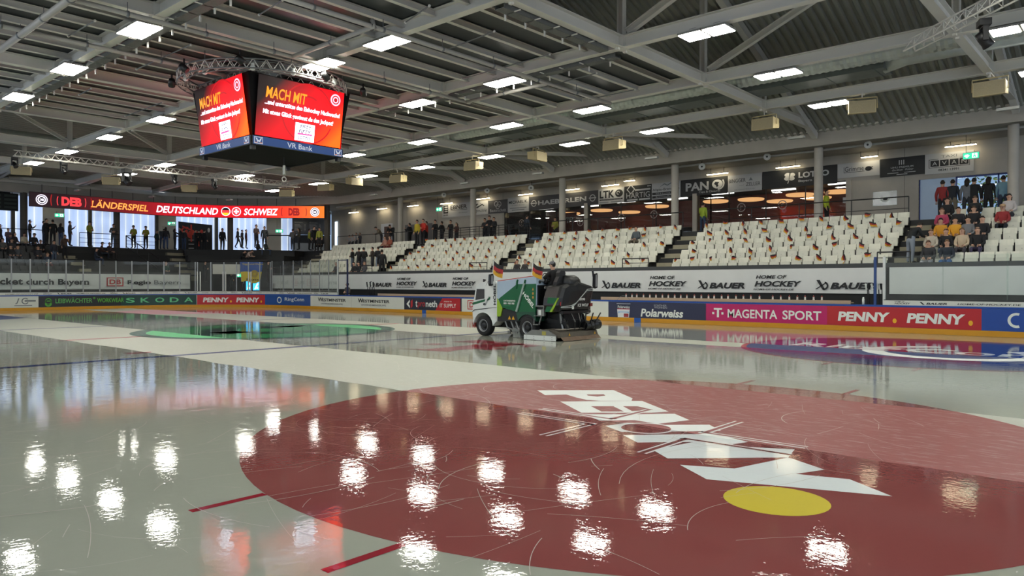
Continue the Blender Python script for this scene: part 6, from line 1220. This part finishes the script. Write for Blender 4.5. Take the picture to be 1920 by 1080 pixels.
def bigflag(nm, x0, z0, x1, zh, pole):
    b = MB(); b.tube([pole, (x0+.02, .9, z0+.02)], .01, WHT, 6); t_ = b.build('flag_pole', Z); b = MB(); n = 10; G_ = []
    for i in range(n+1):
        t = i/n
        for j in range(4): G_.append((x0+(x1-x0)*t+.05*j/3, .9+.05*math.sin(t*7+j*.3)*t, z0-zh*j/3-.2*t*abs(x1-x0)/.46-.035*math.sin(t*4)))
    for j, m_ in enumerate((BK, mat('flag_red_big', 'a3252b', .6), GOLD)): b.add(G_, [(i*4+j, (i+1)*4+j, (i+1)*4+j+1, i*4+j+1) for i in range(n)], m_)
    f = lambda x, y: (x0-.13-x, .965, z0-zh+.02+y-.06*(x/.2)); b.text('ENGO', f, 0, 0, .2, .06, INK, .03); b.build('flag', t_)
bigflag(0, .33, 2.44, -.12, .4, (.4, .9, 1.98)); bigflag(1, -1.32, 2.35, -1.74, .36, (-1.24, .9, 1.95))
b = MB(); b.lathe([(.1, 0), (.1, .04), (.06, .09), (0, .1)], (-1.28, .6, 1.93), (0, 0, 1), ZMET, 14); b.build('beacon', Z, smooth=True)
# ------------------------------------------------------------------ people
PI = math.pi
person('driver in black jacket and grey cap sitting on the ice resurfacer', 'drive_cap', (4.0-.3, -8.7-1.62, 1.14), PI, '15161a', '121316', '1a1613', band='6b6c6e', h=1.68)
person('man in grey and black vest standing behind the boards at the left bench gate', 'fold', (BX+.75, at_x(651.5, 545, BX+.75).y, -.05), -PI/2, '55524f', '8a8d8c', '3a2a20', h=1.8)
def end(u, label, pose, top, legs, y=35.0, rz=0, h=1.75, z=4.4, **k): P = at_y(u, 440, y); return person(label, pose, (P.x, P.y, z), rz, top, legs, h=h, **k)
end(56, 'man in dark jacket bending his head, leftmost of the group before the grey door', 'phone', '24262c', '22242b', rz=1.2)
end(87, 'tall man in black standing left before the leftmost grey door', 'fold', '1b1c20', '1a1c22', rz=.8, h=1.9)
end(82, 'person in grey-blue hoodie half hidden behind the tall man in black', 'stand', '3a4250', '3b4a66', y=35.4, rz=1.2)
end(99, 'man in black seen from behind before the leftmost grey door', 'stand', '101115', '121318', rz=PI, h=1.85)
end(114, 'girl with white bag and blue jeans beside the leftmost grey door', 'fold_hair', '23242a', '3a4866', rz=2.2, h=1.62)
end(131, 'man in brown jacket looking at his phone before the daylit panels', 'phone', '4a443d', '33333a', rz=1.5, h=1.83)
end(168, 'steward in yellow-green jacket and cap beside the left rail', 'fold_cap', '8a8f2e', '2e3032', rz=.5, h=1.88, band='1c1d1f')
end(213, 'man in grey pullover leaning by the dark column', 'fold', '4b4843', '4a4f58', rz=-.4, h=1.8)
end(250.5, 'left of two stewards in hi-vis vest and cap by the long rail', 'fold_cap', '8d9132', '1d1e22', y=35.2, rz=-.9, h=1.78, band='1a1b1d')
end(273.5, 'right of two stewards in hi-vis vest and cap by the long rail', 'fold_cap', '93902f', '1d1e22', y=35.2, rz=-.9, h=1.78, band='1a1b1d')
end(294, 'person in dark green jacket beside the middle grey door', 'stand', '1f3a36', '1b1d20', y=36, rz=.5, h=1.55)
end(304, 'man in dark coat seen from the side before the middle grey door', 'lean', '22252b', '2a3850', y=35, rz=2.4, h=1.85)
end(311, 'woman in jeans standing before the middle grey door', 'stand_hair', '24252c', '39496b', y=34.5, rz=2.6, h=1.74)
end(328, 'slim woman with long hair left of the fan shop wall', 'fold_hair', '2d2c31', '1c1d22', y=34.8, rz=1.4, h=1.68)
end(338, 'man in dark shirt at the left edge of the fan shop wall', 'phone', '20252c', '1e2026', y=35, rz=-1.8, h=1.85)
end(345, 'person in blue jeans before the fan shop wall', 'fold', '2a2c34', '35486a', y=35.2, rz=2.2, h=1.72)
end(366, 'person in black in the middle of the fan shop wall', 'fold', '131418', '131418', y=35.2, rz=1.5, h=1.75)
end(373, 'second person in black before the fan shop wall', 'phone', '17181d', '16171b', y=35.4, rz=2.8, h=1.78)
end(383, 'person in black at the right of the fan shop wall', 'stand', '101115', '101115', y=35, rz=2, h=1.75)
end(417, 'man in dark jacket between the fan shop wall and the double column', 'stand', '1d2126', '1b1d22', y=34.2, rz=0, h=1.9)
def cor(u, v, label, pose, top, legs, rz=.5, h=1.75, dz=0, **k):
    P = at_z(u, v, 4.4); return person(label, pose, (P.x, P.y, 4.4+dz), rz, top, legs, h=h, **k)
cor(446, 465.5, 'boy in dark shirt, leftmost of three children right of the double column', 'walk', '24272c', '1d1f24', .9, 1.55)
cor(454, 466, 'middle of three children right of the double column', 'stand', '2a2c31', '17181c', 1.4, 1.45)
cor(461.5, 466.5, 'child in dark red shirt, rightmost of three right of the double column', 'stand', '4a1e26', '1b1c20', 1.1, 1.5)
cor(480.5, 466, 'man in brown pullover standing at the back of the corner group', 'fold', '4a3b37', '1f2025', .3, 1.85)
cor(496, 466.5, 'man in dark coat at the right of the corner group', 'stand', '23262b', '20242b', -.6, 1.75)
for u, v, lb, ps, tp, lg, h in ((474, 488, 'man in black jacket and jeans sitting on the corner terrace, left of two', 'sit', '17191d', '30415c', 1.75), (489.5, 486, 'man in green jacket and jeans sitting on the corner terrace, right of two', 'sit', '2b3a2f', '3a4d68', 1.75)):
    P = tl(u, v, .0)-tn*3.3; person(lb, ps, (P.x, P.y, 3.9), .6, tp, lg, h=h)
for u, lb, tp in ((448, 'person in black leaning over the corner terrace rail, left of two', '141519'), (461, 'person in beige leaning over the corner terrace rail, right of two', 'a08e84')):
    P = tl(u, 484)-tn*.75; person(lb, 'lean', (P.x, P.y, 2.75 if tp == '141519' else 2.8), .6, tp, '1b1d22', h=1.7)
cor(549, 469, 'person in grey hoodie at the corner rail, left of two', 'fold', '4a4a4c', '25272c', 2.6, 1.72)
cor(560.5, 469, 'person in olive coat at the corner rail, right of two', 'fold_hair', '3e3c34', '24262b', -2.4, 1.78)
cor(580, 470, 'steward in yellow vest left of the round corner column, front', 'stand', '8d9135', '1a1b1f', 1.2, 1.8)
cor(589, 468.5, 'man in black between two yellow vests by the corner drink stand', 'stand', '121317', '121317', 0, 1.88)
cor(599, 468, 'steward in yellow vest by the corner drink stand, right of the man in black', 'stand', '8d9135', '18191d', -1, 1.75)
for u, lb, tp in ((602, 'person in dark clothes sitting at the foot of the round corner column', '1d1e22'), (597, 'crouching person in black left of the round corner column', '15161a')):
    P = at_z(u, 470, 4.4); person(lb, 'sit', (P.x, P.y, 4.3), -.9, tp, '17181c', h=1.7)
# crowd on the dark left terrace
def ter(u, k, label, pose, top, legs, h=1.75, rz=0, hair='2a211b', dz=0, **kw):
    y = (31.52 if pose.startswith('sit') else 31.2)+.8*k; P = at_y(u, 480, y); return person(label, pose, (P.x, P.y, 2.02+.47*k+dz), rz, top, legs, hair, h=h, **kw)
ter(0, 4, 'person in black cut by the left picture edge, standing on the terrace', 'stand', '15161a', '17181c', 1.8, 1)
ter(15.5, 4, 'man in mauve pullover standing on the terrace at the far left', 'fold', '5a4a55', '2c2f40', 1.55, .4)
ter(27, 4, 'woman in dark coat below the man in mauve', 'sit_hair', '2f2a30', '1d1e22', 1.75, .6)
ter(22, 3, 'person with dark hood sitting in the second highest terrace row at the left', 'sit', '2b2b31', '1c1d21')
ter(45, 4, 'person in pale cream jacket sitting on the top terrace row', 'sit', 'b3aa94', '2b2c31', 1.75, .3)
ter(64, 4, 'man with cap and dark jacket sitting right of the pale cream jacket', 'sit_cap', '2b2c30', '23242a', 1.75, .3, band='4a4741')
ter(5, 3, 'person in grey sitting at the left edge of the terrace', 'sit', '56534f', '26272b')
ter(20, 2, 'person in black jersey with white collar sitting low at the left', 'sit', '101114', '6d7075')
ter(33, 2, 'person in grey-sleeved jersey sitting low at the left', 'sit', '3c3f44', '55585d')
ter(71, 2, 'woman with hand at her face sitting in the third terrace row', 'sit_hair', '22232a', '2a2b30', hair='5a4636')
ter(76, 3, 'man in black beside the woman with hand at her face', 'sit', '101115', '17181c')
ter(89, 1, 'person with fair hair drinking, second terrace row', 'sit_hair', '26303f', '5c2b30', hair='6d553f')
ter(101, 2, 'man in dark blue standing on the terrace steps in jeans', 'stand', '1c222e', '4b5a70', 1.7, .4)
ter(122, 3, 'person in brown holding arms up on the dark terrace', 'phone', '4a382e', '1b1c20', 1.7)
ter(191, 3, 'man with cap in brown and red jacket sitting on the dark terrace', 'sit_cap', '3f2a26', '1d2430', 1.75, 1.1, band='18191b')
ter(180, 2, 'man in dark blue leaning forward on the dark terrace', 'sit', '1e2936', '24324a', 1.75, 1.1)
ter(205, 3, 'person in dark brown sitting right of the man with cap on the terrace', 'sit', '33292a', '2a2526', 1.75, .6)
ter(311, 0, 'person in green jacket sitting low behind the glass', 'sit', '24473f', '22262a', hair='8a6f4a')
FLT = tl(440, 551).z; FLS = tl(440, 530).z
for u, lb, tp, hr in ((386, 'woman in black holding a paper, standing left of the tunnel', '14151a', '2b1d1a'), (430, 'man in black jacket watching from the tunnel behind the glass', '17181b', '33211a'), (452, 'person in pale shirt and cap in the tunnel beside the screens', 'b9bcc0', '1d1b1a')):
    P = tl(u, 540)-tn*(.8 if u > 400 else -.3); person(lb, 'fold', (P.x, P.y, FLT if u > 400 else FLS), .7, tp, '1a1b1f', hr, h=1.6)
P = tl(504, 510, .45); person('person with bright face and black hood standing right of the flag', 'fold', (P.x, P.y, FLS), .6, '0f1013', '131417', '0f1013', h=1.65)
# people on and behind the long side seats
def row(u, k, label, pose, top, legs, dz=0, h=1.75, rz=-PI/2, dx=-.05, **kw):
    x = 17+.8*k+dx; P = at_x(u, 470, x); return person(label, pose, (x, P.y, 2.02+.47*k+dz), rz, top, legs, h=h, **kw)
def cc(u, label, pose, top, legs, x=22.0, rz=-PI/2, h=1.75, z=4.4, **kw): P = at_x(u, 430, x); return person(label, pose, (x, P.y, z), rz, top, legs, h=h, **kw)
for i, u in enumerate((655, 661, 668, 675)): cc(u, ('child in pale jersey behind the rail, leftmost of four', 'child in pale jersey behind the rail, second of four', 'taller child in pale jersey behind the rail, third of four', 'child in dark jersey behind the rail, fourth of four')[i], 'fold', ('9b9a9c', 'a8a7a8', 'b0aeae', '3c3d44')[i], '232429', 22.3, h=(1.3, 1.32, 1.45, 1.42)[i])
cc(715.5, 'man in khaki jacket leaning on the concourse rail', 'lean', '5a5040', '2a2b2f', 21.2, h=1.82, rz=-2.2)
cc(734.5, 'man in black jacket with white stripes leaning on the concourse rail', 'lean', '17181c', '2a2c33', 21.2, h=1.9, rz=-1)
cc(768, 'man in black left of the medics', 'phone', '141519', '15161a', 21.8, h=1.82, rz=-3)
cc(782, 'medic in yellow vest with red sleeves at the top of the aisle', 'stand', 'b8a52c', '17181c', 20.6, h=1.85)
cc(793.5, 'medic in bright red jacket, left of two, at the top of the aisle', 'fold', 'c8382c', '17181c', 20.9, h=1.92)
cc(799.5, 'medic in bright red jacket, right of two, behind the rail', 'fold', 'c23a30', '17181c', 21.6, h=1.82, rz=-2.6)
cc(816, 'tall man in black jacket behind the rail right of the medics', 'fold', '14161a', '1b1d22', 21.8, h=1.9)
cc(828.5, 'man in black turned sideways behind the rail', 'phone', '15161b', '1c1e24', 22, rz=-3, h=1.78)
cc(845, 'man in black with bag behind the rail left of a round column', 'fold', '1b1a1d', '22242a', 21.9, h=1.8)
cc(856, 'short person with round dark hair behind the rail left of a round column', 'fold_hair', '4a2d2a', '23252a', 22, h=1.6)
for i, (u, h) in enumerate(((909, 1.75), (917.5, 1.9), (926, 1.78))): cc(u, f'person in dark clothes behind the rail right of a round column, {ORD[i]} of three', 'fold', ('2a2b2e', '141519', '1b1c21')[i], '1c1d22', 22, h=h)
cc(1041, 'steward in yellow-green vest inside the lounge window left of a column', 'fold', '9a9a42', '27282c', 24.6, h=1.75)
cc(1318, 'steward in yellow vest and jeans at the top of the middle aisle', 'phone', '9fb53a', '34455e', 22.6, h=1.72, rz=PI/2)
cc(1549.5, 'steward in yellow vest with orange sleeves at the right round column', 'stand', 'b4c234', '1a1b1f', 22.2, h=1.82, rz=0)
cc(988, 'person in dark blue jacket at the top of the aisle left of the middle block', 'stand', '1d2733', '17181c', 20.8, h=1.6, rz=PI/2)
row(661, 1, 'man in long dark jacket standing among far corner seats, leftmost of six', 'fold', '1b1c1f', '56616f', rz=-2.6, dx=-.3)
row(673, 1, 'man in black and grey standing among far corner seats, second of six', 'phone', '1d1c1e', '23252a', rz=2.8, dx=-.3)
row(682, 1, 'man in long black jacket standing among far corner seats, third of six', 'fold', '141518', '3a4049', rz=2.6, dx=-.3)
row(698.5, 1, 'man in dark brown jacket standing among far corner seats, fourth of six', 'fold', '39302a', '2b2d33', rz=-2.6, dx=-.3)
row(709, 1, 'man in black with light jeans standing among far corner seats, fifth of six', 'fold', '17181b', '6d7a88', rz=2.8, dx=-.3)
row(716, 0, 'tall man all in black on the aisle steps, rightmost of six', 'stand', '111215', '111215', h=1.95, rz=2.4, dx=-.3)
row(722, 4, 'person in pink-beige top sitting in the top row near the far aisle', 'sit', 'a57868', '2b2a2e'); row(731.5, 4, 'person in rust red top sitting in the top row near the far aisle', 'sit', '8a4a38', '6a2f2a')
row(631, 0, 'person in dark hood sitting in the front row at the far corner', 'sit', '2b2626', '1c1d21', dz=-.1); 
for i, u in enumerate((664, 673, 684)): row(u, 0, f'person in dark jacket sitting in the front row above the left bench, {ORD[i]} of three', 'sit', ('1c1d21', '202126', '4a4a4e')[i], '1c1d21', dz=-.12, hair=('1c1714', '2a211b', 'a58a78')[i])
row(1193, 3, 'man in grey-blue shirt sitting alone in the middle seat block', 'sit', '4a5258', '6b6352', dz=.02)
for i, u in enumerate((970, 985)): row(u, 0, f'person low in the front row between the two vehicle flags, {("left", "right")[i]} one', 'sit', '33302f', '1c1d21', dz=-.25, hair=('1b1614', '8a7560')[i])
# the seated crowd at the right
row(1707, 1, 'man in black jacket and pale jeans climbing the aisle at the right', 'lean', '14171a', '7f8894', rz=.95, dx=-.3, h=1.8)
for u, k, lb, ps, tp, lg, hr in (
    (1741, 0, 'person in black and white jacket sitting in the front row at the aisle', 'sit', '2a2b2e', '8c9095', '5a4130'), (1776, 0, 'person with bare arms and blue trousers in the front row of the crowd', 'sit', '1e2833', '2a5d94', '8b6a50'),
    (1746, 1, 'person in cream jacket sitting in the second crowd row at the aisle', 'sit', 'b5ac9c', '55606e', '6a4b35'), (1774, 1, 'man in black jacket and jeans in the second crowd row', 'sit', '15161a', '3a4658', '8f6c56'), (1804, 1, 'woman in beige fleece in the second crowd row', 'sit_hair', 'b8a68c', '3d3a40', '7d5e45'), (1833, 1, 'man in black with hands folded in the second crowd row', 'sit', '121317', '3d3550', '8d7260'),
    (1764, 2, 'child in yellow and black shirt, left in the third crowd row', 'sit', 'c58a22', '1a1b1f', '1d1a18'), (1791, 2, 'child in yellow shirt with black top, right in the third crowd row', 'sit', 'cf9524', '1a1b1f', '2a211b'), (1815, 2, 'child in grey and black in the third crowd row', 'sit', '6f7174', '1a1b1f', '2a211b'), (1842, 2, 'man in black jacket at the right of the third crowd row', 'sit', '131418', '1a1b1f', '2a211b'),
    (1766, 3, 'woman in raspberry pink pullover in the fourth crowd row', 'sit_hair', 'a53a58', '1b1c20', '6d4c3a'), (1797, 3, 'man in black pullover in the fourth crowd row', 'sit', '17181c', '1b1c20', '3a2a22'), (1826, 3, 'man in black fleece in the fourth crowd row', 'sit', '141519', '2a2c30', '5c4536'), (1880, 3, 'person in red pullover and straw hat in the fourth crowd row', 'sit_cap', '8f2a2c', '1c2028', 'a88a68'),
    (1776, 4, 'woman in black coat in the top crowd row', 'sit_hair', '17171a', '1b1c20', '2a1f1a'), (1828, 4, 'man in black jacket in the top crowd row', 'sit', '1a1b1e', '232529', '7d6250'), (1892, 4, 'woman in white blouse with dark hair in the top crowd row', 'sit_hair', 'bdb6b4', '33343a', '1d1716')):
    row(u, k, lb, ps, tp, lg, hair=hr, dz=.03)
for u, lb, ps, tp, lg, rz in ((1767, 'person in red jacket standing behind the crowd at the frosted window', 'stand', '8a2a2a', '1d1e22', PI/2), (1786, 'man in dark jacket and khaki trousers standing with his back to us', 'stand', '1f242b', '6f6657', PI/2), (1813, 'woman in grey pullover standing at the sunny window', 'stand_hair', '6d7076', '2a2d33', PI/2), (1826, 'person in black beside the woman in grey pullover', 'stand', '17181b', '1b1c20', PI/2), (1853, 'person in black coat with dark hair at the sunny window', 'stand_hair', '141416', '17181b', PI/2), (1881, 'man in light blue shirt leaning at the sunny window', 'stand', '6f93a3', '2b3546', PI/2)):
    cc(u, lb, ps, tp, lg, 22.3, rz, 1.83)
